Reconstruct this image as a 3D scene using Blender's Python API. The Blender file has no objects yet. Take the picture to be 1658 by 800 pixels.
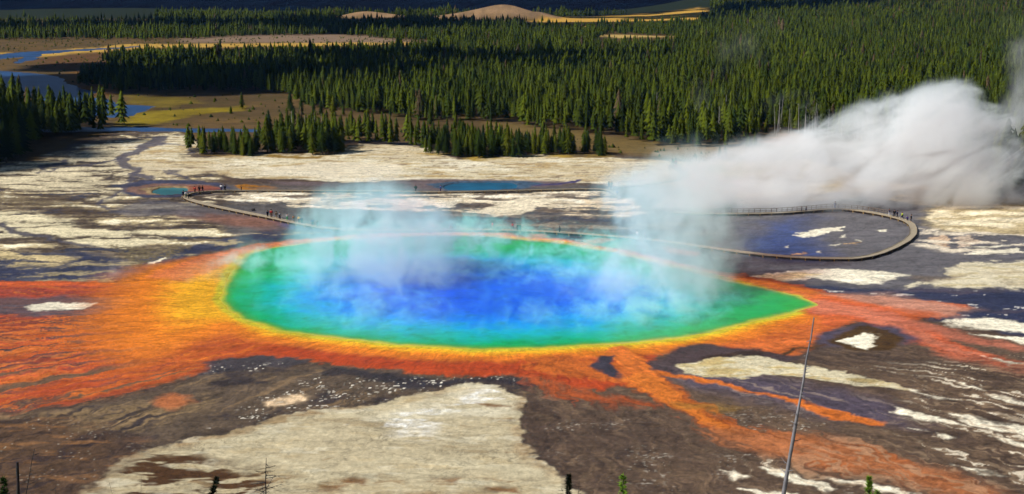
import bpy, bmesh, math, random
import numpy as np
from mathutils import Vector, Matrix
S = bpy.context.scene
COL = S.collection
R = math.radians
# ------------------------------------------------------------------ camera
CAM_H = 63.0; PITCH = R(12.35); FPX = 2100.0; PW, PH = 1658.0, 800.0
cd = bpy.data.cameras.new('camera'); cam = bpy.data.objects.new('camera', cd); COL.objects.link(cam)
cam.location = (0, 0, CAM_H); cam.rotation_euler = (R(90) - PITCH, 0, 0)
cd.sensor_width = 36.0; cd.lens = FPX / PW * 36.0; cd.clip_start = 0.5; cd.clip_end = 30000
S.camera = cam
# ------------------------------------------------------------------ sky and sun
SUN_EL, SUN_AZ = R(43), R(-104)          # azimuth from +Y (view direction), negative = left
w = bpy.data.worlds.new('World'); S.world = w; w.use_nodes = True
nt = w.node_tree; nt.nodes.clear()
sk = nt.nodes.new('ShaderNodeTexSky'); sk.sky_type = 'NISHITA'; sk.sun_disc = False
sk.sun_elevation = SUN_EL; sk.sun_rotation = SUN_AZ; sk.altitude = 2200
bgn = nt.nodes.new('ShaderNodeBackground'); bgn.inputs[1].default_value = 0.052
wo = nt.nodes.new('ShaderNodeOutputWorld')
nt.links.new(sk.outputs[0], bgn.inputs[0]); nt.links.new(bgn.outputs[0], wo.inputs[0])
sd = bpy.data.lights.new('sun', 'SUN'); sd.energy = 5.0; sd.angle = R(0.5); sd.color = (1.0, .965, .91)
sun = bpy.data.objects.new('sun', sd); COL.objects.link(sun)
SUN_DIR = Vector((math.sin(SUN_AZ) * math.cos(SUN_EL), math.cos(SUN_AZ) * math.cos(SUN_EL), math.sin(SUN_EL)))
sun.rotation_euler = SUN_DIR.to_track_quat('Z', 'Y').to_euler(); sun.location = (-60, -20, 200)
S.view_settings.view_transform = 'Standard'; S.view_settings.look = 'None'
S.view_settings.exposure = 0.22; S.view_settings.gamma = 1.0; S.view_settings.use_curve_mapping = False
cy = S.cycles
cy.use_denoising = True; cy.max_bounces = 8; cy.diffuse_bounces = 2; cy.glossy_bounces = 2
cy.transparent_max_bounces = 12; cy.volume_bounces = 5; cy.volume_max_steps = 256; cy.volume_step_rate = 1.0
cy.use_adaptive_sampling = True; cy.adaptive_threshold = 0.03

# ------------------------------------------------------------------ helpers
def G(px, py, z=0.0):
    """ground point that stands behind a point of the photograph"""
    dx = (px - PW / 2) / FPX; dy = -(py - PH / 2) / FPX
    d = (dx, math.cos(PITCH) + dy * math.sin(PITCH), -math.sin(PITCH) + dy * math.cos(PITCH))
    t = (z - CAM_H) / d[2]
    return (d[0] * t, d[1] * t)
def ray_at(px, py, Y):
    """point of the sight line at distance Y"""
    dx = (px - PW / 2) / FPX; dy = -(py - PH / 2) / FPX
    d = (dx, math.cos(PITCH) + dy * math.sin(PITCH), -math.sin(PITCH) + dy * math.cos(PITCH))
    t = Y / d[1]
    return (d[0] * t, Y, CAM_H + d[2] * t)
def lin(c):
    c = np.asarray(c, float) / 255.0
    return np.where(c <= .04045, c / 12.92, ((c + .055) / 1.055) ** 2.4)
def sstep(a, b, x):
    t = np.clip((x - a) / (b - a), 0, 1); return t * t * (3 - 2 * t)
def _hash(ix, iy, seed):
    h = (ix.astype(np.int64) * 374761393 + iy.astype(np.int64) * 668265263 + seed * 974634777) & 0xffffffff
    h = ((h ^ (h >> 13)) * 1274126177) & 0xffffffff
    h = h ^ (h >> 16)
    return h
def perlin(x, y, seed=0):
    x = np.asarray(x, float); y = np.asarray(y, float)
    ix = np.floor(x); iy = np.floor(y); fx = x - ix; fy = y - iy
    u = fx * fx * fx * (fx * (fx * 6 - 15) + 10); v = fy * fy * fy * (fy * (fy * 6 - 15) + 10)
    def g(a, b):
        t = (_hash(ix + a, iy + b, seed) & 1023) * (2 * math.pi / 1024)
        return np.cos(t) * (fx - a) + np.sin(t) * (fy - b)
    n0 = g(0, 0) * (1 - u) + g(1, 0) * u; n1 = g(0, 1) * (1 - u) + g(1, 1) * u
    return (n0 * (1 - v) + n1 * v) * 1.5
def fbm(x, y, oct=4, seed=0, gain=.5):
    s = np.zeros_like(x, dtype=float); a = 1.0; t = 0
    for k in range(oct):
        s += a * perlin(x * 2 ** k + 17.3 * k, y * 2 ** k - 9.1 * k, seed + k * 7); t += a; a *= gain
    return s / t ** .6

# terrain height (the basin floor is level; the overlook hill stands under the camera; hills beyond)
PIVOT = []
def height(X, Y):
    X = np.asarray(X, float); Y = np.asarray(Y, float)
    hill = 61.3 - 0.49 * np.maximum(Y, -10)
    hill = np.where(hill > 0, hill, 0) + np.minimum(0, 0)
    hill = hill + np.where((Y < 118), 0.35 * perlin(X / 9, Y / 9, 5) * sstep(118, 90, Y) * sstep(-5, 15, Y), 0)
    k = X / np.maximum(Y, 100)
    far = 95 * sstep(950, 2600, Y) * sstep(.06, .38, k)
    far = far + 5 * sstep(1500, 1900, Y) * (perlin(X / 500, Y / 400, 8) + .3)
    # pale bare bluffs in the distance
    def mound(px, py, rx, ry, h):
        gx, gy = G(px, py); return h * np.exp(-((X - gx) / rx) ** 2 - ((Y - gy) / ry) ** 2)
    far = far + mound(590, 30, 30, 22, 8) + mound(640, 31, 26, 22, 4) + mound(825, 30, 32, 30, 11) + mound(790, 31, 40, 26, 7) + mound(875, 29, 20, 22, 5) + mound(745, 31, 46, 26, 5) + mound(1600, 24, 34, 30, 8)
    return hill + far

# ------------------------------------------------------------------ ground sheet, coloured by what lies on it
ys = [-400, -200, -80, -30, 0, 20, 40, 60, 80, 95, 105, 115, 122, 128, 132, 136, 140, 143]
py = 812.0
while py > 40:
    ys.append(G(829, py)[1]); py -= (1.15 if py > 235 else 0.9)
yl = ys[-1]
while yl < 2600: yl *= 1.018; ys.append(yl)
ys += [2900, 3400, 3900]
ys = np.array(ys)
EXT = np.geomspace(2600, .8, 60)
ks = np.concatenate([[-.48] * 60, np.linspace(-.48, .48, 1250), [.48] * 60]); xo = np.concatenate([-EXT, np.zeros(1250), EXT[::-1]])
K, YY = np.meshgrid(ks, ys)
XX = K * np.maximum(YY, 120) + xo[None, :]
NR, NC = XX.shape
X = XX.ravel(); Y = YY.ravel()
N = X.size
# warped coordinates give the borders of every patch their ragged edge
wx1 = fbm(X / 22, Y / 22, 5, 11, .6); wy1 = fbm(X / 22, Y / 22, 5, 31, .6)
wxf = fbm(X / 4.5, Y / 4.5, 3, 51, .6); wyf = fbm(X / 4.5, Y / 4.5, 3, 71, .6)
def pts(L): return np.array([G(a, b) for a, b in L])
def sdf_poly(P, x, y):
    d = np.full(x.shape, 1e18); ins = np.zeros(x.shape, bool); n = len(P)
    for i in range(n):
        ax, ay = P[i]; bx, by = P[(i + 1) % n]; ex, ey = bx - ax, by - ay
        px_, py_ = x - ax, y - ay
        t = np.clip((px_ * ex + py_ * ey) / (ex * ex + ey * ey + 1e-12), 0, 1)
        d = np.minimum(d, (px_ - ex * t) ** 2 + (py_ - ey * t) ** 2)
        c = ((ay > y) != (by > y)); ins ^= c & (x < (bx - ax) * (y - ay) / (by - ay + 1e-18) + ax)
    return np.where(ins, 1, -1) * np.sqrt(d)
def sdf_line(P, W, x, y):
    best = np.full(x.shape, -1e9)
    for i in range(len(P) - 1):
        ax, ay = P[i]; bx, by = P[i + 1]; ex, ey = bx - ax, by - ay
        t = np.clip(((x - ax) * ex + (y - ay) * ey) / (ex * ex + ey * ey + 1e-12), 0, 1)
        best = np.maximum(best, (W[i] * (1 - t) + W[i + 1] * t) - np.hypot(x - ax - ex * t, y - ay - ey * t))
    return best
def field(P, kind='poly', W=None, warp=1.5, fine=.8, reach=18):
    """signed distance (metres, positive inside) of a traced outline, ragged by the warp"""
    P = pts(P); out = np.full(N, -1e3)
    lo = P.min(0) - reach; hi = P.max(0) + reach
    m = (X > lo[0]) & (X < hi[0]) & (Y > lo[1]) & (Y < hi[1])
    x = X[m] + warp * 2.2 * wx1[m] + fine * 1.6 * wxf[m]; y = Y[m] + warp * 2.2 * wy1[m] + fine * 1.6 * wyf[m]
    out[m] = sdf_poly(P, x, y) if kind == 'poly' else sdf_line(P, W, x, y)
    return out
AK = .80
col = np.empty((N, 3)); wet = np.zeros(N)
def A(c): return lin(c) * AK
def lay(m, c, wt=None):
    global col, wet
    c = A(c) if not isinstance(c, np.ndarray) else c
    col += (c - col) * m[:, None]
    if wt is not None: wet += (wt - wet) * m
def msk(f, w=.6, n=None): return sstep(-w, w, f if n is None else f + n)

# flow coordinates around the great spring: streaks run outward from it
cx, cy_ = G(800, 482)
rx_, ry_ = (X - cx) / 1.25, (Y - cy_)
rr = np.hypot(rx_, ry_); an = np.arctan2(ry_, rx_)
lr = np.log(np.maximum(rr, 5))
wa = an + .035 * wx1 + .02 * wxf
def streak(fa, fr, seed, oct=3): return fbm(wa * fa + .5 * wy1, lr * fr + .3 * wx1, oct, seed, .62)
st_a = streak(26, 1.5, 101, 4); st_b = streak(64, 5, 131); st_c = streak(12, 2.2, 151); st_d = streak(150, 12, 161, 3)
rid = 1 - 2.2 * np.abs(fbm(X / 3.4 + .9 * wxf, Y / 2.6 + .9 * wyf, 3, 261, .55)); rid2 = 1 - 2.2 * np.abs(fbm(X / 1.3 + .5 * wxf, Y / 1.6 + .5 * wyf, 2, 271, .55))
horiz = fbm(X / 26 + .5 * wx1, Y / 7 + .7 * wy1, 5, 171, .62)       # banded crusts
horiz2 = fbm(X / 9 + .4 * wx1, Y / 3.2 + .4 * wy1, 4, 191, .6)
blot = fbm(X / 12, Y / 12, 5, 211, .6)
big = fbm(X / 70, Y / 55, 4, 231, .5)
fine = fbm(X / 1.3, Y / 1.5, 3, 251, .6)

# 1. wet brown bacterial mats everywhere on the near flats
col[:] = A((100, 80, 64))
lay(sstep(-.3, .5, big), (84, 68, 58))
lay(sstep(.0, .55, st_a) * .6, (122, 98, 76)); lay(sstep(.03, .4, st_b) * .6, (64, 50, 42)); lay(sstep(.1, .45, -st_b) * .5, (142, 116, 90))
wet[:] = .5
def P(*a): return list(zip(a[::2], a[1::2]))
# far flats: grey lavender films between cream crusts
midz = sstep(262, 275, Y) ; 
lay(msk(field(P(-400,450, -400,300, 0,300, 560,300, 1200,300, 1700,300, 2200,300, 2200,520, 1400,500, 1200,430, 600,360, 300,400, 200,450), reach=60), 6), (108, 102, 98), .75)
lay(msk(field(P(1150,330, 1500,330, 1700,380, 1700,460, 1500,470, 1300,460, 1150,430)), 4) * .8, (116, 112, 116), .8)
# left: mixed crust and rills
lf = field(P(-400,220, 60,255, 200,215, 330,215, 330,255, 380,330, 330,345, 380,385, 300,405, 180,450, -400,500), warp=3, reach=40)
LM = msk(lf, 3)
lay(LM, (140, 124, 102), .3)
lay(LM * sstep(-.06, .14, horiz + .3 * horiz2 - .06), (190, 172, 132), .1)
lay(LM * sstep(.26, .44, horiz + .4 * horiz2 - .03), (232, 220, 186), .05)
lay(LM * sstep(-.02, .2, -horiz - .45 * horiz2 + .15 * big), (96, 80, 64), .6)
lay(LM * sstep(.36, .55, -horiz - .4 * blot), (72, 72, 86), .8)
lay(msk(field(P(-100,262, 60,268, 200,222, 330,216, 330,240, 250,300, 190,325, 120,320, 0,300, -100,300), warp=3), 3) * sstep(-.3, .15, horiz + .2 * blot), (206, 192, 158), .1)
lay(msk(field(P(-60,310, 90,320, 170,345, 120,360, 60,340, -60,335), warp=3), 3) * .7 * sstep(-.2, .3, horiz2 + .2), (92, 74, 56), .4)
lay(msk(field(P(-200,335, 60,345, 130,370, 330,372, 345,384, 270,392, 180,405, 90,385, -200,390), warp=2.5), 1.5) * sstep(-.35, .05, horiz), (216, 203, 166), .1)
# far cream sinter bank
sb = field(P(300,256, 420,250, 500,250, 575,232, 690,238, 740,258, 860,250, 990,255, 1120,262, 1160,275, 1120,300, 1000,300, 840,292, 700,290, 620,297, 500,292, 380,285, 330,278, 230,290, 180,262, 210,228, 300,218, 520,232, 300,240), warp=2.2)
SB = msk(sb, 1.4)
lay(SB, (222, 208, 172), .05)
lay(SB * sstep(.0, .4, horiz + .3 * horiz2), (238, 228, 200), .02)
lay(SB * sstep(.1, .4, -horiz - .3 * blot), (190, 164, 116), .1)
lay(SB * sstep(-.05, .35, -big - .5 * horiz2) * .5, (200, 178, 136), .1)
lay(SB * sstep(.3, .5, -horiz2 - .3 * blot), (160, 140, 112), .2)
lay(msk(field(P(560,262, 650,266, 650,280, 540,290, 420,284, 430,270), warp=2), 2) * .8, (236, 224, 196))
# yellow rim of grass in front of the groves
lay(msk(field(P(330,250, 480,250, 570,232, 590,238, 520,256, 400,256), warp=1.5, fine=1), 1.5) * sstep(-.3, .3, blot), (150, 120, 60), 0)
lay(msk(field(P(680,248, 760,262, 880,254, 1000,255, 990,248, 840,246), warp=1.5, fine=1), 1.5) * sstep(-.3, .3, blot), (176, 146, 66), 0)
# band between the two boardwalk runs
bz = field(P(300,318, 410,309, 620,310, 830,311, 985,309, 1010,318, 1050,345, 1010,352, 900,345, 760,345, 620,338, 470,336, 410,332, 340,324), warp=2)
BZ = msk(bz, 1.5)
lay(BZ * sstep(-.22, .05, horiz + .35 * horiz2 + .05), (214, 198, 168), .1)
lay(BZ * sstep(.18, .36, horiz + .35 * horiz2), (236, 226, 202), .05)
lay(BZ * sstep(.12, .35, -blot - .3 * horiz) * .8, (126, 108, 92), .5)
lay(msk(field(P(765,342, 850,320, 905,326, 870,340, 800,352), warp=1.6), .8), (232, 218, 188), .05)
lay(msk(field(P(700,332, 745,324, 740,334, 715,338), warp=1), .8), (232, 222, 198), .05)
lay(msk(field(P(940,322, 1000,328, 1020,340, 1000,350, 960,355, 930,350), warp=1.6), 1) * sstep(-.3, .2, horiz2), (214, 194, 160), .1)
# far-side crusts right of the groves, behind the steam
lay(msk(field(P(1100,262, 1300,258, 1500,300, 1620,316, 1700,322, 1700,380, 1600,378, 1520,372, 1490,352, 1500,335, 1400,320, 1200,330, 1100,300), warp=3), 3), (196, 176, 134), .1)
lay(msk(field(P(1495,345, 1560,332, 1700,336, 1700,352, 1600,372, 1560,375, 1510,365), warp=2), 1.2) * sstep(-.25, .1, horiz), (232, 216, 180), .05)
lay(msk(field(P(1500,330, 1600,318, 1700,326, 1700,334, 1560,338), warp=2), 1.5) * sstep(-.2, .2, horiz2), (196, 160, 84), .1)
# lavender flats with crust islands on the right
lay(msk(field(P(1225,375, 1310,352, 1330,420, 1225,408), warp=3), 6), (64, 82, 138), .95)  # wet film, reflected sky painted as blue
frg = .55 * fine + .5 * horiz2
def isl(m, c=(236, 226, 200), w=.45, **k): lay(msk(field(P(*m), **k), w, frg), c, .03)
isl((1282,380, 1320,374, 1370,372, 1300,385), warp=.8); isl((1290,377, 1372,366, 1366,372, 1310,383), warp=.6); isl((1355,384, 1372,380, 1368,385), warp=.5)
lay(msk(field(P(560,352, 700,346, 980,352, 1150,362, 1150,395, 1000,376, 800,366, 620,366), warp=2), 3) * sstep(.1, .35, horiz + .4 * horiz2) * .6, (176, 160, 136), .3)
lay(msk(field(P(560,345, 700,340, 980,350, 1150,365, 1150,400, 1000,380, 800,370, 620,368), warp=2), 3) * sstep(.1, .35, -horiz + .4 * horiz2) * .6, (66, 70, 92), .9)  # blue-grey wet streaks, mirrored sky put into the colour
isl((1265,400, 1280,398, 1278,401), warp=.5); isl((1345,397, 1362,394, 1356,398), warp=.5); isl((1370,396, 1392,392, 1388,397), warp=.5, c=(206,170,122)); isl((1386,389, 1396,387, 1393,391), warp=.5)
isl((1420,374, 1436,371, 1430,375), warp=.5); isl((1282,412, 1300,408, 1302,413), warp=.5, c=(204,160,120)); isl((1318,408, 1330,405, 1327,410), warp=.5)
isl((1495,385, 1530,380, 1530,400, 1508,402), c=(206,176,146), warp=2); isl((1545,385, 1570,380, 1575,398, 1550,400), c=(206,184,160), warp=2)
FL = msk(field(P(1480,372, 1700,372, 1700,410, 1560,412, 1480,400), warp=2), 2)
lay(FL * sstep(.05, .25, horiz + .5 * horiz2), (216, 202, 178), .1)
isl((1560,412, 1600,408, 1650,400, 1650,410, 1600,415), warp=1.5); isl((1560,399, 1630,395, 1600,402), warp=1.5)
isl((1215,448, 1290,437, 1350,436, 1440,440, 1480,446, 1430,458, 1380,459, 1320,450, 1230,460), w=.8, warp=1.4)
lay(msk(field(P(1225,446, 1300,440, 1330,444, 1240,460), warp=1), 1.2) * .6, (214, 178, 96))
RC = msk(field(P(1462,469, 1540,448, 1520,440, 1555,428, 1620,422, 1700,418, 1700,468, 1570,468, 1520,462), warp=1.6), .8, 1.5 * frg)
lay(RC, (228, 216, 184), .04); lay(RC * sstep(.1, .4, horiz2), (205, 190, 150), .06)
lay(msk(field(P(1480,446, 1560,448, 1520,456, 1500,458), warp=1.5), 1.5) * .7, (140, 122, 104), .4)
# dark wet flat; its blue is mirrored sky painted into the colour
DB = msk(field(P(1255,462, 1330,460, 1460,465, 1560,470, 1700,472, 1700,560, 1600,530, 1520,520, 1440,500, 1340,475), warp=2), 2)
lay(DB, (52, 56, 84), .95); lay(DB * sstep(.15, .4, horiz), (84, 76, 92), .8)
lay(DB * sstep(.42, .52, horiz2 + .35 * fine + .12 * horiz) * .9, (190, 186, 178), .1)
isl((1520,518, 1590,513, 1660,525, 1700,528, 1700,545, 1600,533, 1540,530), w=.8, warp=1.6); isl((1640,546, 1700,550, 1700,556, 1650,552), w=.5, warp=1)
# dark band around the upper left of the spring and the wet film left of it, sky reflection painted as grey-blue
DL = msk(field(P(-300,415, 120,408, 200,420, 300,400, 370,382, 440,372, 560,376, 560,392, 470,386, 400,394, 330,408, 290,420, 250,440, 190,460, -300,462), warp=2.2), 2)
lay(DL, (84, 84, 98), .9); lay(DL * sstep(-.1, .35, -blot + .2), (58, 60, 84), .95)
lay(DL * sstep(.2, .4, horiz + .25 * horiz2), (176, 160, 124), .2)
lay(msk(field(P(-300,398, 60,405, 120,418, 80,432, 0,430, -300,430), warp=2), 1.5) * sstep(-.15, .15, horiz), (198, 178, 132), .1)
lay(msk(field(P(180,395, 250,402, 300,392, 300,405, 250,425, 205,438, 190,420), warp=1.8, fine=1), 1.5) * sstep(-.4, .2, fine), (130, 116, 88), .3)
isl((240,424, 262,418, 262,422, 246,427), warp=.6)
lay(msk(field(P(480,362, 700,372, 850,374, 1000,386, 1150,408, 1150,440, 1000,410, 850,392, 700,382, 560,380), warp=2), 2) * .8, (74, 72, 96), .9)  # wet ground behind the spring, sky reflection painted dark blue
lay(msk(field(P(440,352, 540,370, 540,376, 470,372, 420,356), warp=1), 1) * .8, (70, 78, 140), .95)  # wet strip whose blue is painted sky reflection
lay(msk(field(P(250,345, 330,338, 420,350, 470,366, 440,374, 330,360), warp=2), 3) * .75, (138, 104, 92), .7)
for q in ((600,380,660,378,650,386,600,390), (700,377,750,377,742,386,706,386), (800,378,830,375,826,386,790,390), (860,378,885,377,880,392,862,392), (930,390,985,383,1000,386,960,394), (890,398,950,392,945,402,900,402), (1080,400,1130,408,1130,416,1080,410)):
    lay(msk(field(P(*q), warp=1), 1) * .9, (206, 96, 66), .7)

# ------------- orange bacterial mats
om = field(P(560,384, 470,389, 400,400, 345,412, 300,425, 262,445, 190,460, 100,458, -350,452, -350,735, 0,674, 60,662, 140,648, 230,626, 290,612, 330,604, 348,582, 400,574, 470,573, 530,590, 560,594, 640,598, 700,601, 760,604, 840,603, 900,608, 940,622, 990,632, 1030,622, 1040,600, 1060,578, 1100,562, 1130,556, 1180,575, 1230,572, 1300,560, 1330,540, 1390,520, 1470,520, 1540,510, 1560,495, 1500,488, 1420,478, 1360,474, 1250,454, 1150,436, 1000,404, 900,388, 700,372), warp=1.6, reach=25)
leftness = sstep(-35, -75, X)
front = sstep(cy_ - 18, cy_ - 40, Y)
om2 = om - leftness * np.maximum(0, .0) + (st_a * 3.0 + st_b * 1.4) * (.35 + .65 * leftness)
OM = msk(om2, .9)
lay(OM, (200, 100, 42), .45)
lay(OM * sstep(.0, .4, st_a + .4 * blot), (226, 122, 40), .45)
lay(OM * sstep(.0, .5, -st_a + .4 * blot) * .8, (184, 80, 34), .5)
lay(OM * sstep(.05, .4, st_b) * .6, (214, 116, 60), .45)
# gaps where the dark floor shows between the left runs
lwd = sstep(-52, -72, X)
gap = lwd * sstep(.06, .3, st_a + .5 * st_b + .25 * lwd - .1 + .15 * sstep(-62, -95, X)) * sstep(12, 0, om * .25) * OM
lowl = sstep(500, 640, (X * 0 + 400)) * 0
nearl = sstep(222, 196, Y)
q_ = np.percentile(st_a[(Y < 330) & (Y > 170) & (X < -60)], [5, 25, 50, 75, 95]); print('ST_A', q_, np.percentile(st_b[::50], [5, 95]))
gap2 = OM * lwd * sstep(q_[2] * .6 + q_[3] * .4, q_[3] * .7 + q_[2] * .3 + .10, st_a * 1.0 + .35 * st_b - .1 * blot + .0 + .15 * nearl + .14 * sstep(-62, -95, X))
lay(gap2 * .9, (74, 60, 60), .8)
lay(OM * sstep(-30, -60, X) * sstep(.22, .34, st_b + .4 * st_d + .2 * st_c) * .75, (88, 66, 60), .7)
lay(OM * lwd * sstep(.2, .5, st_c + .3 * st_b) * .6, (196, 78, 48), .5)
lay(OM * lwd * sstep(.25, .5, -st_c + .4 * st_b) * .5, (232, 128, 62), .5)
sa_ = np.percentile(st_b[(Y < 330) & (Y > 170) & (X < -60)], [50, 75, 95]); sw = st_b - sa_[0]
gap3 = OM * sstep(-56, -80, X) * sstep(.10, .26, sw + .5 * (st_a - q_[2]) + .10 * sstep(228, 200, Y))
lay(gap3 * .85, (78, 62, 60), .8)
lay(OM * sstep(-50, -80, X) * sstep(.10, .3, -sw + .3 * st_d) * .5, (236, 136, 62), .45)
lay(OM * sstep(.0, .4, -blot * .8 + .7 * (st_b - sa_[0]) + .3 * st_d) * .62, (158, 64, 28), .5)
lay(OM * sstep(3.2, .6, om2) * .6, (150, 66, 34), .5)
# brown and rust lower edge, left
lay(msk(field(P(-300,600, 120,600, 330,596, 345,610, 250,640, 100,668, -300,720), warp=3), 3) * sstep(-.05, .3, st_a + .3 * st_b), (110, 84, 62), .5)
lay(msk(field(P(0,462, 100,461, 260,463, 300,474, 180,482, 0,486, -300,486, -300,462), warp=1.5), 1) * .7 * sstep(-.5, .1, st_b + .2), (170, 66, 44), .6)
lay(msk(field(P(-300,484, 60,482, 170,478, 290,478, 170,500, 150,506, 60,512, -300,512), warp=1.6), 1.2) * .85, (84, 78, 84), .8)
isl((40,497, 90,489, 150,491, 130,500, 60,503), w=.6, warp=.8)
lay(msk(field(P(-300,455, 100,457, 190,459, 180,464, -300,464), warp=.7), .8) * .9, (216, 98, 48), .4)
# dark pocket at the lower left of the spring, with white pebbly crust
DP = msk(field(P(330,585, 400,575, 470,574, 500,585, 470,600, 420,605, 340,612), warp=1.6), .9)
lay(DP, (74, 66, 68), .8)
BR = msk(field(P(330,610, 430,600, 520,596, 600,600, 760,606, 850,612, 880,618, 860,640, 760,618, 600,650, 440,682, 300,720, 200,750, -200,760, -200,700, 80,668, 240,636), warp=2), 1.5)
lay(BR, (100, 84, 68), .5); lay(BR * sstep(.0, .4, st_a + .3 * horiz), (134, 110, 82), .4); lay(BR * sstep(.05, .4, -blot), (66, 56, 54), .7)
lay(msk(field(P(-300,680, 120,665, 230,650, 330,640, 330,665, 240,700, 100,710, -300,730), warp=2), 2) * sstep(-.4, .3, st_b), (140, 116, 84), .3)
lay(msk(field(P(255,650, 270,635, 310,640, 300,655, 280,662), warp=1), 1.2) * .8, (206, 120, 70), .3)
lay(msk(field(P(560,600, 640,603, 700,612, 840,606, 880,612, 870,625, 800,615, 760,618, 640,625), warp=1.2), 1.2), (58, 50, 52), .8)
lay(msk(field(P(420,655, 470,640, 495,640, 470,657, 430,662), warp=.8), .7), (206, 178, 142), .1)
# white pebbles scattered on the dark crust
peb = sstep(.46, .56, perlin(X / .62, Y / .5, 301) * (1 + .4 * fine) + .55 * perlin(X / 4.2, Y / 3.1, 305) + .2 * blot)
pz = np.maximum.reduce([msk(field(P(335,585, 470,588, 420,602, 345,605), warp=1), 1), msk(field(P(420,645, 520,610, 600,612, 780,604, 860,612, 760,620, 600,650, 440,680, 380,690, 330,700), warp=1), 1.5), .5 * msk(field(P(860,640, 880,700, 930,790, 1150,800, 1200,760, 1100,700, 980,680), warp=4), 8) * sstep(.12, .4, perlin(X / 7, Y / 6, 307) + .3 * blot), .5 * msk(field(P(1150,640, 1660,640, 1660,800, 1150,800), warp=2), 4) * sstep(.1, .4, horiz)])
lay(pz * peb * (.35 + .65 * sstep(-.2, .4, fine)), (222, 214, 196), .05)
# yellow ring fading outward from the water's edge
POOL = P(352,485, 360,455, 375,430, 400,410, 440,400, 500,391, 560,386, 640,381, 720,379, 800,382, 900,392, 1000,408, 1100,432, 1160,448, 1240,466, 1300,480, 1328,494, 1290,507, 1235,518, 1170,535, 1100,549, 1000,559, 880,565, 760,567, 640,560, 540,548, 450,536, 400,522, 368,505)
pf = field(POOL, warp=.45, fine=.25, reach=60)
out = -pf
lw = sstep(-48, -62, X) * sstep(288, 262, Y)                        # the ring is broad on the left
frn = sstep(232, 214, Y)                       # and narrow along the front
rg = sstep(40, 62, X)
wy_ = 1.6 + 10 * lw + 1.6 * frn + .8 * rg
lay(sstep(wy_ * 2.6, wy_ * 1.1, out + 1.2 * st_a * (1 + 2 * lw)) * (out < 40), (228, 128, 34), .4)
lay(sstep(wy_ * 1.25, wy_ * .45, out + .9 * st_a * (1 + 2.5 * lw)) * (out < 40), (238, 172, 34), .4)
lay(sstep(1.6, .3, out + .3 * blot), (206, 190, 50), .4)
lay(OM * sstep(222, 208, Y) * sstep(-52, -35, X) * sstep(40, 25, X) * sstep(5.5, 8.5, out + 2 * st_a), (176, 68, 28), .5)
# upper-left shoulder is a paler, dusty orange
lay(msk(field(P(540,388, 440,392, 370,404, 300,422, 250,448, 300,455, 340,440, 370,424, 420,404, 540,394), warp=1), 1.5) * .75, (206, 112, 70), .5)
# right side: salmon-pink mats and flows
lay(msk(field(P(1180,452, 1320,476, 1420,480, 1545,494, 1530,512, 1450,515, 1400,520, 1330,530, 1340,500, 1290,480), warp=1.4), 1.4) * .85, (222, 108, 58), .45)
lay(msk(field(P(1330,474, 1400,474, 1440,472, 1500,488, 1560,500, 1540,515, 1440,500), warp=1.6), 2.5) * .75, (196, 150, 128), .5)
rf = field(P(1330,498, 1400,508, 1440,522, 1500,548, 1560,570, 1620,586, 1720,600), 'line', [6, 5, 4.2, 3.6, 2.8, 2.2, 1.6], warp=1.2)
lay(msk(rf, 1.4, 1.2 * st_b), (222, 104, 60), .45); lay(msk(rf, 1.2, -1.9 + 1.4 * st_b) * .7, (222, 136, 104), .45)
rf = field(P(1440,512, 1500,530, 1560,545, 1640,562, 1720,572), 'line', [2.6, 2.4, 2, 1.6, 1], warp=1.4)
lay(msk(rf, 1.6, 1.5 * st_b) * .8, (200, 116, 88), .5)
rf = field(P(1480,545, 1560,575, 1660,600, 1720,612), 'line', [1.4, 2.5, 3.5, 4], warp=2)
lay(msk(rf, 2.5, 2.5 * st_b) * .6, (186, 110, 82), .5)
lay(msk(field(P(1180,560, 1260,548, 1330,520, 1330,545, 1290,575, 1240,580), warp=1), 1.2), (216, 112, 50), .45)
# dark olive hollow with its cream crust
lay(msk(field(P(1315,546, 1350,535, 1400,524, 1460,530, 1480,548, 1420,562, 1330,562), warp=.8), 1.4), (84, 74, 90), .8)
lay(msk(field(P(1345,549, 1370,535, 1405,526, 1440,534, 1458,548, 1440,566, 1390,568, 1345,556), warp=.8), .8), (84, 60, 22), .4)
isl((1358,553, 1378,546, 1400,540, 1422,538, 1412,552, 1412,566, 1388,560), w=.4, warp=1.0, fine=.8)
rf = field(P(1215,586, 1260,575, 1290,566, 1340,560), 'line', [.5, .6, .5, .3], warp=1); lay(msk(rf, .4), (92, 62, 34), .5)
# dark notches in the front mats
lay(msk(field(P(1045,592, 1075,575, 1100,560, 1130,557, 1200,566, 1230,566, 1300,580, 1240,590, 1150,600, 1060,602), warp=.8), .8), (78, 62, 62), .6)
lay(msk(field(P(1125,578, 1230,566, 1240,570, 1180,585, 1130,585), warp=.6), .5) * .8, (60, 42, 30), .5)
# mats in front of the spring run off in branching flows
VI = msk(field(P(1060,600, 1200,600, 1330,630, 1440,650, 1480,690, 1380,690, 1250,650, 1130,622), warp=2), 3)
lay(VI, (92, 80, 92), .7); lay(VI * sstep(.1, .4, st_b), (132, 116, 108), .5)
flow = lambda L, W, c, wp=.8, sm=.5, n=.5: lay(msk(field(P(*L), 'line', W, warp=wp), sm, n * st_b), c, .4)
flow((890,590, 980,600, 1040,612, 1080,635, 1120,660, 1180,690, 1260,715, 1360,740, 1440,748), [4, 4, 3.4, 2.8, 2.6, 2.8, 3.6, 4.6, 3], (190, 98, 38), .9, 1, 1.9)
flow((1040,612, 1085,640, 1125,668, 1190,696), [2.4, 1.8, 1.4, 1], (220, 122, 44), .7, .6, .8)
flow((1200,700, 1290,722, 1400,748, 1480,770, 1600,800), [3, 5, 5, 4, 3], (182, 112, 68), 1.6, 2.5, 3.0)
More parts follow.
